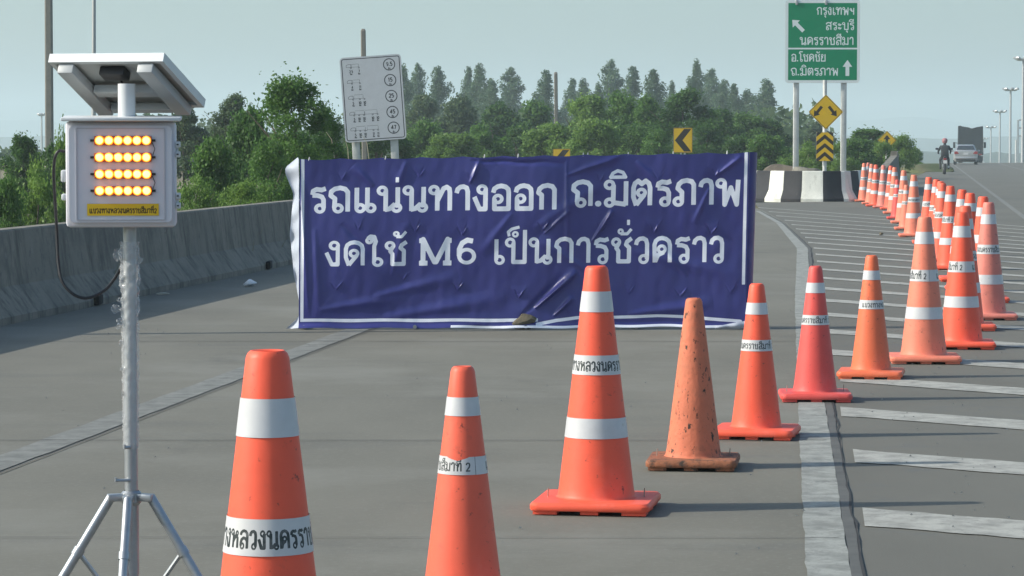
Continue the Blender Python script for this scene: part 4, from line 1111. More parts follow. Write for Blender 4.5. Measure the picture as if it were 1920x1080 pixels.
# a lamp post left of the frame: its long shadow crosses the ramp at the banner
lp = thing('street_lamp', 'grey steel lamp post beyond the left barrier whose thin shadow crosses the ramp', 'street lamp', (-6.9, 22.7, -.8))
p = MB(); p.tube([(0, 0, -.2), (0, 0, 5), (0, 0, 9.5)], [.075, .06, .045], 14); p.build('post', M['steel_pole'], lp)
p = MB(); p.tube([(0, 0, 9.45), (-.1, 0, 9.9), (-1.6, 0, 10.2)], [.045, .04, .03], 10); p.build('arm', M['steel_pole'], lp)
p = MB(); p.box((-1.9, 0, 10.2), (.75, .28, .12), bev=.04); p.build('lamp_head', M['sign_back'], lp)
def mast(px, ptop, Y, wpx, label, group='high mast lamps along the main road'):
    s = F / Y; tp = at(px, ptop, Y); zg = tz(tp.x, Y) - .2; r = wpx / s / 2 * 1.15
    t = thing('high_mast_lamp', label, 'street lamp', (tp.x, Y, 0), 0, group)
    p = MB(); p.tube([(0, 0, zg), (0, 0, tp.z)], [.20, .13], 12); p.build('mast', M['steel_pole'], t)
    h = MB(); h.lathe([(r * .35, tp.z - .05), (r * .8, tp.z + .05), (r * .8, tp.z + .16), (r * .3, tp.z + .10)], 20); h.build('head_ring', M['steel_pole'], t)
    for k in range(7):
        a = 2 * PI * k / 7 + .3; hd = MB(); c = Vector((math.cos(a) * r * .82, math.sin(a) * r * .82, tp.z + .18))
        hd.box(c, (.62, .46, .26), rot=Matrix.Rotation(a, 3, 'Z') @ Matrix.Rotation(R(-28), 3, 'Y'), bev=.06); hd.build('floodlight', M['sign_back'], t)
mast(1895, 170, 400, 25, 'tallest high mast lamp fully in view at the right')
mast(1875, 211, 500, 22, 'second tallest high mast lamp at the right, just left of the tallest full one')
mast(1858, 240, 610, 19, 'small high mast lamp just right of the dark truck')
mast(1919, 113, 320, 30, 'high mast lamp cut off by the right edge of the picture')
mast(1844, 261, 760, 15, 'tiny farthest high mast lamp at the right side of the truck')
mast(78, 217, 480, 11, 'distant slim mast lamp in the haze left of the concrete pole', 'distant masts')
def gantry():
    Y = 560.0; s = F / Y; c = at(1925, 270, Y)
    t = thing('sign_gantry', 'pale steel gantry frame in the haze at the right edge', 'gantry', (c.x, Y, 0))
    zg = tz(c.x, Y)
    for px in (1909, 1950):
        a = at(px, 225, Y); p = MB(); p.box((a.x - c.x, 0, (zg + a.z) / 2), (.35, .35, a.z - zg)); p.build('post', M['steel_pole'], t)
    for py in (225, 240, 255):
        a = at(1909, py, Y); b = at(1950, py, Y); p = MB(); p.box(((a.x + b.x) / 2 - c.x, 0, a.z), (b.x - a.x - .36, .3, .3)); p.build('beam', M['steel_pole'], t)
gantry()
for i, (px, ptop) in enumerate(((1905, 262), (1918, 258))):
    Y = 330 + 20 * i; a = at(px, ptop, Y)
    t = thing('guide_post', ('left' if i == 0 else 'right') + ' one of two pale posts beyond the road crest at the right edge', 'post', (a.x, Y, 0), 0, 'pale posts beyond the crest')
    p = MB(); p.tube([(0, 0, tz(a.x, Y)), (0, 0, a.z)], .09, 10); p.build('shaft', M['post_white'], t)

# ------------------------------------------------------------------ vehicles
def loft(mb, sections, mi=0, close=True):
    n = len(sections[0]); vs = [p for s_ in sections for p in s_]; fs = []
    for i in range(len(sections) - 1):
        fs += [(i * n + k, i * n + (k + 1) % n, (i + 1) * n + (k + 1) % n, (i + 1) * n + k) for k in range(n)]
    fs += [tuple(range(n - 1, -1, -1)), tuple(range((len(sections) - 1) * n, len(sections) * n))]
    mb.add(vs, fs, mi)
def wheel(parent, x, y, r, w, name='wheel', rim=True):
    tyre = MB(); rot = Matrix.Rotation(PI / 2, 3, 'Y')
    prof = [(r * .6, -w / 2), (r * .93, -w / 2), (r, -w * .3), (r, w * .3), (r * .93, w / 2), (r * .6, w / 2)]
    tyre.lathe(prof, 28); tyre.v = [tuple(rot @ Vector(v) + Vector((x, y, r))) for v in tyre.v]
    o = tyre.build(name, M['rubber'], parent)
    rm = MB(); rm.lathe([(.001, -w * .3), (r * .6, -w * .45), (r * .62, 0), (r * .6, w * .45), (.001, w * .3)], 20); rm.v = [tuple(rot @ Vector(v) + Vector((x, y, r))) for v in rm.v]
    rm.build('rim', M['sign_back'], o); return o
def car():
    Y = 214.0; g = at(1811, 300, Y); z0 = z_at(Y)
    t = thing('car', 'silver sedan seen from behind on the main road beside the dark truck', 'car', (g.x, Y, z0), R(-8))
    paint_ = mat('silver_car_paint', (.50, .50, .50), .28, metal=.55); glass = mat('dark_car_glass', (.03, .035, .04), .08, spec=.8)
    red = mat('red_tail_lamp', (.30, .02, .02), .2); plate = mat('white_plate', (.6, .6, .6), .5); bk = mat('dark_trim', (.03, .03, .03), .6)
    # y runs forward, rear bumper at y = 0
    def sec(y, hw, zb, zt, sh=.10):
        pts = [(-hw * .90, zb), (-hw, zb + .15), (-hw * 1.0, (zb + zt) / 2 + .05), (-hw * .95, zt - sh), (-hw * .82, zt), (hw * .82, zt), (hw * .95, zt - sh), (hw, (zb + zt) / 2 + .05), (hw, zb + .15), (hw * .90, zb)]
        return [(x, y, z) for x, z in pts]
    b = MB(); loft(b, [sec(0, .80, .36, .98), sec(.06, .84, .24, 1.02), (sec(.5, .86, .20, 1.05)), sec(1.6, .87, .2, .98), sec(3.0, .87, .2, .96), sec(3.9, .83, .22, .82), sec(4.3, .72, .30, .66)])
    def cab(y, hw, zt, hb): return [(-hb, y, .95), (-hw, y, zt - .05), (-hw * .85, y, zt), (hw * .85, y, zt), (hw, y, zt - .05), (hb, y, .95)]
    loft(b, [cab(.45, .74, 1.03, .80), cab(1.05, .62, 1.40, .80), cab(1.6, .61, 1.46, .80), cab(2.3, .62, 1.43, .80), cab(3.0, .72, 1.0, .80)])
    body = b.build('body', paint_, t, smooth=40)
    rw = MB(); rw.add([(-.66, .545, 1.07), (.66, .545, 1.07), (.54, 1.01, 1.365), (-.54, 1.01, 1.365)], [(0, 1, 2, 3)]); rw.v = [(x, y - .035, z + .02) for x, y, z in rw.v]; rw.build('rear_window', glass, t)
    for sd in (-1, 1):
        sw = MB(); sw.add([(sd * .795, .85, 1.03), (sd * .80, 2.75, 1.02), (sd * .655, 2.2, 1.36), (sd * .65, 1.2, 1.36)], [(0, 1, 2, 3)]); sw.v = [(x + sd * .02, y, z) for x, y, z in sw.v]; sw.build('side_window', glass, t)
        tl = MB(); tl.prism([(sd * .50, .80), (sd * .83, .76), (sd * .84, .95), (sd * .66, .98)], -.02, .12); tl.build('tail_lamp', red, t)
        mr = MB(); mr.box((sd * .97, 2.6, 1.0), (.18, .10, .145), bev=.03); mr.box((sd * .86, 2.62, .98), (.12, .04, .04)); mr.build('mirror', paint_, t)
        for y in (.85, 3.45): wheel(t, sd * .76, y, .31, .2)
    p = MB(); p.box((0, -.015, .80), (.36, .02, .145)); p.build('number_plate', plate, t)
    bp = MB(); bp.box((0, .02, .50), (1.60, .16, .16), bev=.05); bo = bp.build('bumper', paint_, t)
    d = MB(); d.box((0, .03, .33), (1.40, .12, .14), bev=.03); d.build('lower_bumper', bk, bo)
car()
def truck():
    Y = 298.0; g = at(1820, 290, Y); z0 = z_at(Y)
    t = thing('truck', 'tall truck with a dark sagging tarpaulin over its load, driving ahead of the silver sedan', 'truck', (g.x, Y, z0 - .1), R(-8))
    tarp = mat('dark_tarpaulin', (.008, .011, .014), .8, noise=.3, scale=2, bump=.5, bscale=4); dk = mat('truck_chassis', (.03, .032, .035), .7)
    blue = mat('truck_cab_paint', (.06, .10, .16), .4)
    b = MB(); N = 14; secs = []
    for j in range(10):
        y = j * .75; top = []
        for i in range(N + 1):
            u = i / N * 2 - 1; sag = .28 * (1 - abs(u)) ** 1.2 * math.sin(PI * min(1, (j % 3 + 1) / 3 + .2)) + .06 * math.sin(u * 9 + j)
            top.append((u * 1.22, y, 4.02 - .26 * max(0, 1 - abs(u - .1)) ** 1.3 - .05 * math.sin(u * 9 + j)))
        secs.append([(-1.25, y, 1.5)] + [(-1.24, y, 2.6)] + top + [(1.24, y, 2.6), (1.25, y, 1.5)])
    loft(b, secs); b.build('tarpaulin', tarp, t, smooth=50)
    bed = MB(); bed.box((0, 3.4, 1.28), (2.5, 7.2, .42), bev=.02); bed.box((0, 3.6, .85), (.9, 8.6, .3)); bed.build('bed', dk, t)
    gate = MB(); gate.box((0, -.25, .62), (2.3, .08, .12)); gate.box((-.9, -.25, .85), (.08, .08, .46)); gate.box((.9, -.25, .85), (.08, .08, .46)); gate.build('rear_bumper', dk, t)
    c = MB(); c.box((0, 8.0, 1.75), (2.35, 1.7, 2.3), bev=.12); c.build('cab', blue, t)
    for sd in (-1, 1):
        m_ = MB(); m_.tube([(sd * 1.2, 8.6, 2.3), (sd * 1.55, 8.5, 2.35)], .03, 8); m_.box((sd * 1.58, 8.45, 2.1), (.24, .10, .62), bev=.03); m_.build('mirror', dk, t)
        rl = MB(); rl.box((sd * .95, -.27, 1.15), (.34, .04, .14)); rl.build('tail_lamp', mat('truck_tail_red', (.22, .02, .02), .3), t)
        for y in (1.2, 2.5, 7.8): wheel(t, sd * 1.0, y, .5, .42 if y < 5 else .28)
        fl = MB(); fl.box((sd * 1.0, .55, .75), (.5, .02, .5)); fl.build('mud_flap', M['rubber'], t)
truck()
def skin_body(name, joints, edges, m, parent, root=0):
    me = bpy.data.meshes.new(name); me.from_pydata([j[:3] for j in joints], edges, [])
    o = bpy.data.objects.new(name, me); C.objects.link(o)
    md = o.modifiers.new('skin', 'SKIN'); sv = me.skin_vertices[0].data
    for i, j in enumerate(joints): sv[i].radius = (j[3], j[4] if len(j) > 4 else j[3]); sv[i].use_root = (i == root)
    sb = o.modifiers.new('sub', 'SUBSURF'); sb.levels = sb.render_levels = 2
    dg = bpy.context.evaluated_depsgraph_get(); nm = bpy.data.meshes.new_from_object(o.evaluated_get(dg)); nm.name = name
    bpy.data.objects.remove(o); nm.materials.clear(); nm.materials.append(m); nm.shade_smooth()
    return link(name, nm, parent)
def motorcycle():
    Y = 145.0; g = at(1772, 320, Y); rz = R(-6)
    t = thing('motorcycle', 'small dark motorcycle seen from behind, ridden along the road shoulder', 'motorcycle', (g.x, Y, z_at(Y) + .004), rz)
    dk = mat('dark_motorcycle_plastic', (.03, .03, .035), .4); chrome = mat('dull_metal', (.4, .4, .4), .35, metal=.8); red = mat('motorcycle_tail_red', (.35, .02, .02), .3)
    for y in (0.30, 1.52): wheel(t, 0, y, .29, .10)
    b = MB(); b.tube([(0, .05, .74), (0, .35, .72), (0, .75, .66), (0, 1.0, .55), (0, 1.25, .72), (0, 1.35, .95)], [.07, .12, .13, .11, .10, .06], 12); b.build('body', dk, t)
    s_ = MB(); s_.tube([(0, .02, .80), (0, .3, .79), (0, .75, .77)], [.07, .11, .10], 12); s_.build('seat', mat('black_seat', (.02, .02, .02), .6), t)
    e = MB(); e.box((0, .85, .38), (.24, .4, .26), bev=.05); e.build('engine', chrome, t)
    f = MB()
    for sd in (-1, 1): f.tube([(sd * .07, 1.52, .30), (sd * .07, 1.34, .95)], .022, 8)
    f.build('fork', chrome, t)
    h = MB(); h.tube([(-.33, 1.18, 1.02), (-.1, 1.30, 1.0), (.1, 1.30, 1.0), (.33, 1.18, 1.02)], .016, 8); h.build('handlebar', chrome, t)
    for sd in (-1, 1):
        m_ = MB(); m_.tube([(sd * .24, 1.24, 1.02), (sd * .33, 1.2, 1.22)], .008, 6); m_.box((sd * .36, 1.2, 1.26), (.14, .04, .10), bev=.02); m_.build('mirror', dk, t)
    ex = MB(); ex.tube([(.15, .8, .3), (.17, .1, .38)], [.03, .05], 10); ex.build('exhaust', chrome, t)
    p = MB(); p.box((0, -.06, .62), (.20, .015, .16)); p.build('number_plate', mat('pale_plate', (.62, .62, .60), .5), t)
    r_ = MB(); r_.box((0, -.03, .76), (.16, .05, .07), bev=.02); r_.build('tail_lamp', red, t)
    mg = MB(); mg.box((0, .12, .48), (.14, .03, .34), bev=.01); mg.build('mudguard', dk, t)
    pr = thing('person', 'person in a dark jacket and pinkish helmet riding the small motorcycle', 'person', (g.x, Y, z_at(Y) + .004), rz)
    cloth = mat('dark_jacket', (.035, .04, .045), .85, noise=.3, scale=12)
    J = [(0, .42, .86, .15, .145), (0, .44, 1.08, .16, .12), (0, .52, 1.30, .19, .12), (0, .55, 1.42, .10, .09), (0, .57, 1.50, .06, .06), (0, .58, 1.62, .085, .10),
         (-.20, .53, 1.37, .075), (-.30, .72, 1.16, .055), (-.30, 1.10, 1.06, .042), (-.29, 1.19, 1.04, .035), (.20, .53, 1.37, .075), (.30, .72, 1.16, .055), (.30, 1.10, 1.06, .042), (.29, 1.19, 1.04, .035),
         (-.13, .50, .82, .10), (-.20, .90, .74, .075), (-.20, .72, .40, .055), (-.20, .70, .30, .05), (-.21, .86, .27, .04), (.13, .50, .82, .10), (.20, .90, .74, .075), (.20, .72, .40, .055), (.20, .70, .30, .05), (.21, .86, .27, .04)]
    E_ = [(0, 1), (1, 2), (2, 3), (3, 4), (4, 5), (2, 6), (6, 7), (7, 8), (8, 9), (2, 10), (10, 11), (11, 12), (12, 13), (0, 14), (14, 15), (15, 16), (16, 17), (17, 18), (0, 19), (19, 20), (20, 21), (21, 22), (22, 23)]
    skin_body('body', J, E_, cloth, pr)
    hm = MB(); hm.lathe([(.09, -.10), (.125, -.05), (.14, .03), (.125, .10), (.08, .145), (.001, .16)], 20, (0, .58, 1.64)); hm.build('helmet', mat('pinkish_helmet', (.36, .16, .17), .3), pr)
motorcycle()

# ------------------------------------------------------------------ vegetation
LM = {'dark': leaf_mat('dark_leaves', (0.038, 0.085, 0.024), (0.100, 0.205, 0.048)), 'mid': leaf_mat('green_leaves', (0.054, 0.117, 0.028), (0.143, 0.275, 0.059)),
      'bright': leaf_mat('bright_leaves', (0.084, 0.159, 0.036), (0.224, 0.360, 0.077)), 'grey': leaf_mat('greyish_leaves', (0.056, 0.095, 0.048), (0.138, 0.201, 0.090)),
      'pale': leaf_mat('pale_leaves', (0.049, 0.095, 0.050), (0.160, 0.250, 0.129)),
      'dry': leaf_mat('dry_grass', (.10, .09, .035), (.30, .27, .12), .3)}
M['bark'] = mat('bark', (.14, .115, .085), .95, noise=.4, scale=8, bump=.5)
def leaves_mesh(name, pos, size, tone, m, rng, droop=0.0, aspect=.5, nrm=None):
    n = len(pos); d = rng.normal(0, 1, (n, 3)); d[:, 2] = d[:, 2] * .7 - droop; d /= np.linalg.norm(d, axis=1)[:, None]
    a = rng.normal(0, 1, (n, 3))
    if nrm is not None: a = np.cross(d, nrm + .6 * a)
    else: a = np.cross(d, a)
    a /= np.linalg.norm(a, axis=1)[:, None] + 1e-9
    c = np.cross(d, a)
    L = (size * rng.uniform(.6, 1.35, n))[:, None]; w = L * aspect
    V = np.stack([pos - d * L * .5, pos + a * w * .5 + c * L * .08, pos + d * L * .5, pos - a * w * .5 + c * L * .08], 1).reshape(-1, 3)
    me = bpy.data.meshes.new(name); me.vertices.add(4 * n); me.vertices.foreach_set('co', V.reshape(-1).astype(np.float32))
    me.loops.add(4 * n); me.loops.foreach_set('vertex_index', np.arange(4 * n, dtype=np.int32))
    me.polygons.add(n); me.polygons.foreach_set('loop_start', np.arange(0, 4 * n, 4, dtype=np.int32))
    at_ = me.attributes.new('tone', 'FLOAT', 'POINT'); at_.data.foreach_set('value', np.repeat(np.clip(tone, 0, 1), 4).astype(np.float32))
    me.materials.append(m); me.update(calc_edges=True); return me
def crown_bush(seed, W_, H_, n, leaf, m, nclump=34, base=.12, flat=1.0, tall=False):
    rng = np.random.default_rng(seed); cl = []
    for _ in range(nclump):
        z = base + (1 - base) * rng.uniform(0, 1) ** (.8)
        rmax = math.sin(PI * min(1, max(.0, .22 + .74 * z))) ** .6 if not tall else math.sin(PI * (.12 + .85 * z)) ** .8
        a = rng.uniform(0, 2 * PI); r = rmax * .5 * math.sqrt(rng.uniform(.05, 1)) * .86
        cl.append((r * math.cos(a) * W_, r * math.sin(a) * W_, z * H_ * .93, W_ * rng.uniform(.07, .17), rng.uniform(.15, .85)))
    cl = np.array(cl); k = rng.choice(len(cl), n, p=(cl[:, 3] ** 2) / (cl[:, 3] ** 2).sum())
    d = rng.normal(0, 1, (n, 3)); d /= np.linalg.norm(d, axis=1)[:, None]
    rad = cl[k, 3] * rng.uniform(0, 1, n) ** .38 * rng.uniform(.75, 1.2, n)
    pos = cl[k, :3] + d * rad[:, None] * np.array([1, 1, .8])
    # stray sprigs
    ns = n // 12; pos[:ns] += rng.normal(0, 1, (ns, 3)) * cl[k[:ns], 3][:, None] * .35 + np.array([0, 0, .10]) * cl[k[:ns], 3][:, None]
    pos[:, 2] = np.maximum(pos[:, 2], .02)
    tone = cl[k, 4] * .55 + rng.uniform(0, .5, n)
    return leaves_mesh('crown', pos, leaf, tone, m, rng, .1, .55, d)
def crown_spire(seed, W_, H_, n, leaf, m):
    rng = np.random.default_rng(seed); cl = []
    for i in range(64):
        z = .18 + .82 * (i / 63) ** .8; prof = min(1, ((1 - z) / .46) ** .62) * (.8 + .35 * rng.uniform())
        a = rng.uniform(0, 2 * PI); r = min(prof, 1) * .5 * rng.uniform(.05, .85)
        cl.append((r * math.cos(a) * W_, r * math.sin(a) * W_, z * H_ * .97, W_ * (.085 + .10 * min(1, (1 - z) / .38)) * rng.uniform(.7, 1.25), rng.uniform(.15, .85)))
    cl = np.array(cl); k = rng.choice(len(cl), n, p=(cl[:, 3] ** 2) / (cl[:, 3] ** 2).sum())
    d = rng.normal(0, 1, (n, 3)); d /= np.linalg.norm(d, axis=1)[:, None]
    pos = cl[k, :3] + d * (cl[k, 3] * rng.uniform(0, 1, n) ** .45)[:, None] * np.array([1, 1, 1.35])
    return leaves_mesh('crown', pos, leaf, cl[k, 4] * .5 + rng.uniform(0, .5, n), m, rng, .6, .4)
def trunk_mesh(seed, H_, r, lean=.05, limbs=5, lh=.3):
    rnd = random.Random(seed); mb = MB(); pts = [(0, 0, -.3)]
    for k in range(1, 6): pts.append((rnd.uniform(-lean, lean) * H_ * k / 5, rnd.uniform(-lean, lean) * H_ * k / 5, H_ * .86 * k / 5))
    mb.tube(pts, [r, r * .85, r * .7, r * .5, r * .32, r * .12], 8)
    for k in range(limbs):
        i = rnd.randint(1, 3); p = Vector(pts[i]); a = rnd.uniform(0, 2 * PI); L = H_ * rnd.uniform(.18, lh)
        mb.tube([p, p + Vector((math.cos(a) * L * .5, math.sin(a) * L * .5, L * .35)), p + Vector((math.cos(a) * L, math.sin(a) * L, L * .9))], [r * .45, r * .3, r * .08], 6)
    return mb.mesh('trunk', M['bark'], 40)
VC = {}
def variant(kind, v, m, leafpx):
    key = (kind, v, m, leafpx)
    if key not in VC:
        if kind == 'bush': me = crown_bush(100 + v, 3.0, 2.6, 9000, leafpx, LM[m], 34)
        elif kind == 'tree': me = crown_bush(200 + v, 3.2, 5.0, 14000, leafpx, LM[m], 52, base=.22, tall=True)
        else: me = crown_spire(300 + v, 3.6, 10.0, 8200, leafpx, LM[m])
        VC[key] = me
    return VC[key]
SIZE = {'bush': (3.0, 2.6), 'tree': (3.2, 5.0), 'spire': (3.6, 10.0)}
NAME = {'bush': 'bush', 'tree': 'tree', 'spire': 'pointed_tree'}
def plant(kind, v, m, leaf, px, ptop, Y, wpx, label, group, sink=0.0):
    s = F / Y; tp = at(px, ptop, Y); zg = tz(tp.x, Y) - sink; H_ = tp.z - zg; W_ = wpx / s; w0, h0 = SIZE[kind]
    t = thing(NAME[kind], label, {'bush': 'bush', 'tree': 'tree', 'spire': 'tree'}[kind], (tp.x, Y, zg), (v * 1.7 + px) % 6.28, group)
    t.scale = (W_ / w0, W_ / w0, H_ / h0)
    link('crown', variant(kind, v, m, leaf), t)
    tk = ('trunk', kind, v)
    if tk not in VC: VC[tk] = trunk_mesh(v + 50, h0, {'bush': .07, 'tree': .11, 'spire': .13}[kind], .04 if kind != 'bush' else .10, 6 if kind != 'spire' else 9, .3 if kind != 'spire' else .14)
    link('trunk', VC[tk], t)
    return t
PT = 'hazy pointed trees in the far row'
spires = [(757, 122, 36, 'pointed hazy tree peeping out at the right edge of the weight limit sign'), (784, 118, 44, 'pointed hazy tree nearest right of the weight limit sign'), (821, 125, 50, 'pointed hazy tree standing apart, second clear of the weight limit sign'),
 (879, 124, 36, 'slim hazy tree on the left of a close trio of pointed trees'), (899, 120, 52, 'tallest middle tree of a close trio of pointed trees'), (922, 150, 50, 'lower right tree of a close trio of pointed trees'), (957, 126, 58, 'broad pointed hazy tree standing apart between the trio and the short pole'),
 (1023, 132, 52, 'pointed hazy tree directly left of the short grey pole'), (1074, 146, 40, 'left one of two low pointed trees right of the short grey pole'), (1094, 148, 46, 'right one of two low pointed trees right of the short grey pole'),
 (1122, 156, 34, 'small pointed tree just left of the tallest one in the middle'), (1145, 111, 56, 'tallest pointed tree in the middle of the far row'), (1186, 125, 50, 'pointed hazy tree next on the right to the tallest one'), (1226, 129, 56, 'broad pointed tree, left of the small low gap tree'),
 (1260, 152, 30, 'small low pointed tree in the gap before the right-hand group'), (1306, 113, 40, 'tall slender tree at the left of the right-hand group of pointed trees'), (1333, 128, 58, 'broad hazy tree leaning on the slender one in the right-hand group'), (1358, 150, 44, 'middle hazy tree of the right-hand group, lower than its left neighbour'),
 (1377, 156, 40, 'narrow hazy tree right of the middle of the right-hand group'), (1402, 168, 52, 'lowest hazy tree of the right-hand group'), (1437, 150, 66, 'broad pointed tree at the right end of the far row')]
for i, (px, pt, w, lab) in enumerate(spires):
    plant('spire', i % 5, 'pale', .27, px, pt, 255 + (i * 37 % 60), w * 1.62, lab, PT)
for (kind, v, m, leaf, px, pt, Y, w, lab) in [
    ('tree', 0, 'dark', .15, 42, 246, 66, 100, 'dark round tree at the left edge below the tall concrete pole'),
    ('bush', 1, 'dark', .15, 112, 272, 64, 110, 'dark bush just left of the lamp box, behind pale shrubs'),
    ('bush', 2, 'bright', .11, 60, 308, 40, 150, 'pale green shrub above the barrier at the left edge'),
    ('bush', 3, 'bright', .10, 122, 258, 42, 90, 'wispy shrub reaching up beside the left side of the lamp box'),
    ('bush', 0, 'mid', .11, 5, 340, 38, 110, 'low green shrub cut by the left edge above the barrier'),
    ('bush', 4, 'bright', .10, 190, 330, 40, 150, 'green shrub mostly hidden behind the lamp box'),
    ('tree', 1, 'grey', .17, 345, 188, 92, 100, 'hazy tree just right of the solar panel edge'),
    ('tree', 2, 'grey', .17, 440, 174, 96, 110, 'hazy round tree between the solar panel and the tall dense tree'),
    ('bush', 0, 'dark', .12, 462, 212, 54, 150, 'dark bush in front of the hazy round tree'),
    ('tree', 3, 'mid', .11, 552, 130, 47, 205, 'tall dense leafy tree left of the weight limit sign'),
    ('tree', 0, 'dark', .11, 612, 188, 52, 110, 'dark leafy tree touching the left edge of the weight limit sign'),
    ('bush', 1, 'mid', .11, 400, 262, 46, 150, 'green bush right behind the hinges of the lamp box'),
    ('bush', 3, 'mid', .10, 505, 268, 43, 130, 'green bush below the tall dense leafy tree'),
    ('bush', 2, 'bright', .10, 372, 334, 40, 120, 'low pale shrub on the barrier top right of the lamp box'),
    ('bush', 4, 'bright', .10, 470, 326, 39, 130, 'low pale shrub between the lamp box and the banner'),
    ('bush', 1, 'dark', .11, 560, 250, 50, 140, 'dark bush behind the upper left corner of the banner'),
    ('tree', 2, 'dark', .15, 705, 205, 84, 150, 'dark tree mass directly behind the weight limit sign'),
    ('bush', 4, 'mid', .12, 640, 262, 62, 110, 'green bush under the lower left of the weight limit sign')]:
    plant(kind, v, m, leaf, px, pt, Y, w, lab, 'bushes and trees behind the left barrier')
BG = 'bushes and trees behind the bend'
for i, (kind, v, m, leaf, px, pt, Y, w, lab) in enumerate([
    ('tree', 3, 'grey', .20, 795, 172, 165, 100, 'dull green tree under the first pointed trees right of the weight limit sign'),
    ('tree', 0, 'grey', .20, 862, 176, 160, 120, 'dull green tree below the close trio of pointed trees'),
    ('tree', 1, 'dark', .18, 930, 190, 150, 130, 'dark green tree below the gap right of the pointed trio'),
    ('tree', 2, 'mid', .18, 1003, 186, 150, 120, 'green tree at the foot of the short grey pole'),
    ('tree', 3, 'bright', .16, 1100, 172, 128, 150, 'bright leafy tree below the two low pointed trees'),
    ('tree', 0, 'mid', .16, 1165, 166, 130, 130, 'green tree below the tallest pointed tree'),
    ('tree', 1, 'mid', .16, 1215, 176, 126, 110, 'green tree left of the full chevron sign top'),
    ('tree', 2, 'dark', .16, 1288, 164, 122, 150, 'dark dense tree rising straight above the full chevron sign'),
    ('tree', 3, 'dark', .17, 1345, 200, 135, 120, 'dark tree right of the full chevron sign'),
    ('tree', 0, 'mid', .17, 1398, 208, 140, 120, 'green tree above the upper right corner of the banner'),
    ('tree', 1, 'dark', .17, 1448, 222, 140, 100, 'dark tree just left of the green direction sign posts'),
    ('bush', 0, 'mid', .14, 800, 232, 120, 130, 'round green bush right of the foot of the weight limit sign'),
    ('bush', 1, 'bright', .13, 850, 252, 112, 150, 'pale bush above the middle left of the banner top'),
    ('bush', 2, 'mid', .14, 905, 238, 118, 140, 'green bush above the banner under the pointed trio'),
    ('bush', 3, 'dark', .14, 972, 240, 122, 130, 'dark green bush left of the hidden chevron sign'),
    ('bush', 4, 'bright', .14, 1042, 222, 117, 150, 'bright bush above the mostly hidden chevron sign'),
    ('bush', 0, 'bright', .13, 1120, 228, 114, 140, 'bright bush right of the mostly hidden chevron sign'),
    ('bush', 1, 'mid', .13, 1180, 236, 116, 140, 'green bush between the two chevron signs'),
    ('bush', 2, 'mid', .13, 1236, 246, 112, 110, 'small green bush touching the left side of the full chevron sign'),
    ('bush', 3, 'dark', .14, 1320, 238, 116, 130, 'dark bush touching the right side of the full chevron sign'),
    ('bush', 4, 'dark', .14, 1382, 246, 118, 130, 'dark bush above the right end of the banner'),
    ('bush', 0, 'mid', .14, 1440, 256, 112, 110, 'green bush above the white block nearest the banner'),
    ('bush', 2, 'bright', .12, 1510, 268, 106, 100, 'pale green bush between the posts of the green direction sign'),
    ('tree', 1, 'grey', .18, 1535, 226, 185, 90, 'hazy tree far behind the striped marker board'),
    ('bush', 3, 'bright', .12, 1572, 270, 108, 90, 'pale green bush at the right post of the green direction sign'),
    ('tree', 3, 'mid', .16, 1632, 238, 128, 125, 'green tree left of the half hidden diamond sign'),
    ('bush', 1, 'mid', .12, 1604, 262, 112, 125, 'green bush behind the farthest cones'),
    ('bush', 4, 'bright', .12, 1652, 258, 114, 78, 'bright bush in front of the half hidden diamond sign'),
    ('bush', 0, 'bright', .12, 1688, 256, 124, 80, 'bright bush right of the half hidden diamond sign'),
    ('bush', 2, 'bright', .14, 1716, 276, 165, 40, 'small far bush beside the road left of the motorcycle')]):
    plant(kind, v, m, leaf, px, pt, Y, w, lab, BG)
# the dim wood between the bushes and the far row: a mass nobody could count
rng = np.random.default_rng(77); N = 46000
xs = rng.uniform(-60, 24, N) ; ys = rng.uniform(170, 235, N)
hmax = np.where(xs < -26, .55, 1.0) * (3.4 + 1.0 * np.sin(xs * .45) + .8 * np.sin(xs * 1.3 + 1) + .6 * np.sin(ys * .5))
zs = terrain(xs, ys) + hmax * rng.uniform(0, 1, N) ** .6
keep = xs < main_left(ys) - 8
pos = np.stack([xs, ys, zs], -1)[keep]
o = link('far_wood', leaves_mesh('far_wood', pos, .55, rng.uniform(0, 1, len(pos)) * .8, LM['grey'], rng, .1, .6)); tag(o, kind='stuff')
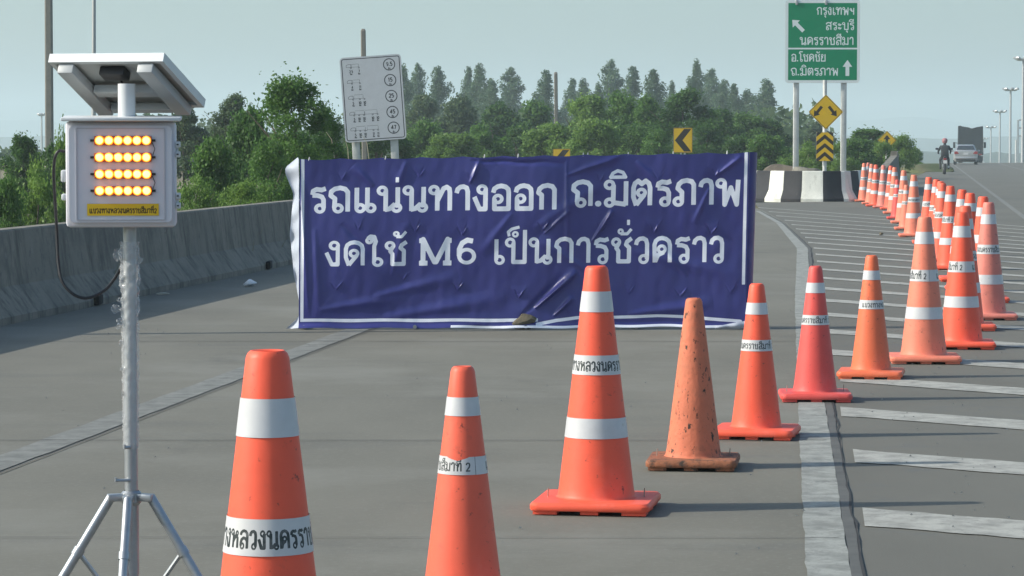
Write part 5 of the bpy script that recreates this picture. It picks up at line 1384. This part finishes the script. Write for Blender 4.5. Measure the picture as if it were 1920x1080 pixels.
# roadside grass and weeds
def grass(name, pts, hmin, hmax, m, seed, n):
    rng = np.random.default_rng(seed); i = rng.integers(0, len(pts), n); P = pts[i] + rng.normal(0, .18, (n, 3)) * np.array([1, 1, 0])
    P[:, 2] = terrain(P[:, 0], P[:, 1]) - .03
    h = rng.uniform(hmin, hmax, n) * (.6 + .5 * np.sin(P[:, 1] * 1.7) ** 2); a = rng.uniform(0, 2 * PI, n); w = rng.uniform(.006, .014, n); lean = rng.uniform(.05, .5, n) * h
    dx, dy = np.cos(a), np.sin(a)
    b0 = P + np.stack([-dy * w, dx * w, 0 * w], -1); b1 = P - np.stack([-dy * w, dx * w, 0 * w], -1)
    m0 = P + np.stack([dx * lean * .4 - dy * w * .7, dy * lean * .4 + dx * w * .7, h * .62], -1); m1 = P + np.stack([dx * lean * .4 + dy * w * .7, dy * lean * .4 - dx * w * .7, h * .62], -1)
    tp = P + np.stack([dx * lean, dy * lean, h], -1)
    V = np.stack([b0, b1, m1, m0, m0, m1, tp], 1).reshape(-1, 3)
    me = bpy.data.meshes.new(name); me.vertices.add(7 * n); me.vertices.foreach_set('co', V.reshape(-1).astype(np.float32))
    base = np.arange(n)[:, None] * 7; loops = np.concatenate([base + np.array([0, 1, 2, 3]), base + np.array([4, 5, 6])], 1).reshape(-1)
    me.loops.add(7 * n); me.loops.foreach_set('vertex_index', loops.astype(np.int32)); me.polygons.add(2 * n)
    ls = (np.arange(n)[:, None] * 7 + np.array([0, 4])).reshape(-1); me.polygons.foreach_set('loop_start', ls.astype(np.int32))
    at_ = me.attributes.new('tone', 'FLOAT', 'POINT'); at_.data.foreach_set('value', np.repeat(rng.uniform(0, 1, n), 7).astype(np.float32))
    me.materials.append(m); me.update(calc_edges=True); o = link(name, me); tag(o, kind='stuff'); return o
rng = np.random.default_rng(4); yy_ = rng.uniform(15, 62, 4000); off = .7 + 3.2 * rng.uniform(0, 1, 4000) ** 1.4
gpts = np.stack([left_x(yy_) - off, yy_, 0 * yy_], -1)
grass('dry_grass', gpts, .3, .8, LM['dry'], 1, 20000); grass('green_weeds', gpts - np.array([.6, 0, 0]), .3, .8, LM['bright'], 2, 16000)
yy_ = rng.uniform(79, 130, 3000); mx_ = main_left(yy_) - 1.2 - rng.uniform(0, 1, 3000) * np.minimum(5, (yy_ - 77) * .5)
grass('dry_grass', np.stack([mx_, yy_, 0 * yy_], -1), .2, .6, LM['dry'], 3, 7000)
# bare stalks by the weight limit sign
for i, (px, pt, lean) in enumerate(((622, 262, .12), (688, 268, .10), (652, 278, .05))):
    Y = 50.0; a = at(px, pt, Y); zg = tz(a.x, Y)
    mb = MB(); mb.tube([(lean * 2.2, 0, zg - a.z), (lean, 0, (zg - a.z) * .5), (0, 0, 0), (-lean * .8, 0, .135)], [.012, .010, .006, .003], 6)
    o = mb.build('dry_stalk', mat('dry_stalk', (.45, .40, .28), .9), None, loc=a); tag(o, ['dry bare stalk left of the weight limit sign', 'dry bare stalk between the posts of the weight limit sign', 'short dry stalk below the left corner of the weight limit sign'][i], 'stalk')

# debris on the gore behind the striped barrier
rock('concrete_block', 'grey broken concrete block behind the striped barrier left of the marker board', (*at(1512, 312, 79.5).xy, .62), (.45, .3, .36), 12, M['barrier'])
rock('rubble_mound', 'brown rubble mound behind the striped barrier at the left post of the green sign', (*at(1462, 318, 82.5).xy, .45), (.62, .5, .52), 21, mat('brown_rubble', (.20, .165, .125), .95, noise=.4, scale=5, bump=.7, bscale=12))
rock('soil_heap', 'low brown soil heap beside the main road left of the motorcycle', (*at(1738, 300, 160).xy, .05), (1.5, 3.0, .55), 31, M['soil'])
# litter
bag = mat('crumpled_plastic', (.72, .74, .76), .25)
p = gp(468, 537); rock('plastic_bag', 'crumpled clear plastic litter on the shoulder beside the barrier', (p.x, p.y, .035), (.075, .06, .045), 8, bag)
p = gp(305, 553); rock('paper_scrap', 'small pale scrap of litter on the shaded shoulder', (p.x, p.y, .012), (.07, .05, .014), 9, mat('pale_scrap', (.45, .42, .33), .8))
p = gp(1652, 441); rock('pebble', 'small stone lying on the hatched area before the far cones', (p.x, p.y, .02), (.045, .04, .03), 10, M['rock'])
rng = random.Random(9); mb = MB()
for _ in range(420):
    y = 7 + 30 * rng.random() ** 1.4; x = rng.uniform(float(left_x(y)) + .1, main_line(y)); r = rng.uniform(.003, .008)
    if rng.random() < .3: x = float(right_x(y)) + abs(rng.gauss(0, .5)) + .3
    mb.add([(x + r, y, .006), (x, y + r, .006), (x - r, y - r * .4, .006), (x, y, .006 + r)], [(0, 1, 3), (1, 2, 3), (2, 0, 3)])
o = mb.build('grit', mat('grit', (.34, .33, .30), .9), smooth=0); tag(o, kind='stuff')

# ------------------------------------------------------------------ far hills
hm = mat('far_hill', (.06, .08, .05), .95, noise=.4, scale=.02)
def hills(Y, x0, x1, amp, base, seed, depth=60):
    n = 160; x = np.linspace(x0, x1, n); r = np.random.default_rng(seed); h = np.zeros(n)
    for k in range(1, 14): h += np.sin(x * k * 16.0 / Y + r.uniform(0, 6)) / k ** .8
    g_ = 22 * np.exp(-((x - 640) / 110) ** 2) + 12 * np.exp(-((x + 730) / 120) ** 2) + 10 * np.exp(-((x - 480) / 60) ** 2) if Y > 4000 else 0
    h = g_ + base + amp * (h - h.min()) / (h.max() - h.min()) + .5 * r.normal(0, 1, n) * .5
    P = np.stack([np.stack([x, np.full(n, Y - depth), np.full(n, -9.0)], -1), np.stack([x, np.full(n, Y), h - 1], -1), np.stack([x, np.full(n, Y + depth * .3), h], -1), np.stack([x, np.full(n, Y + depth * 1.5), np.full(n, -9.0)], -1)], 0)
    o = link('hills', grid_mesh('hills', P, hm)); tag(o, kind='structure')
hills(4600, -1500, 1500, 26, 14, 2, 200); hills(2400, -900, 900, 7, 3, 5, 100); hills(1100, -400, 500, 2.2, -3.6, 9, 30)

# ------------------------------------------------------------------ the hazy air
hz = MB(); hz.box((0, 2500, 32), (5600, 5600, 86)); hm_ = bpy.data.materials.new('haze'); hm_.use_nodes = True
nt = hm_.node_tree; nt.nodes.clear(); ou = nt.nodes.new('ShaderNodeOutputMaterial'); pv = nt.nodes.new('ShaderNodeVolumePrincipled')
pv.inputs['Color'].default_value = (.80, .95, 1.0, 1); pv.inputs['Density'].default_value = .00058; pv.inputs['Anisotropy'].default_value = .15
nt.links.new(pv.outputs[0], ou.inputs['Volume'])
o = hz.build('haze', hm_, smooth=0); tag(o, kind='stuff')
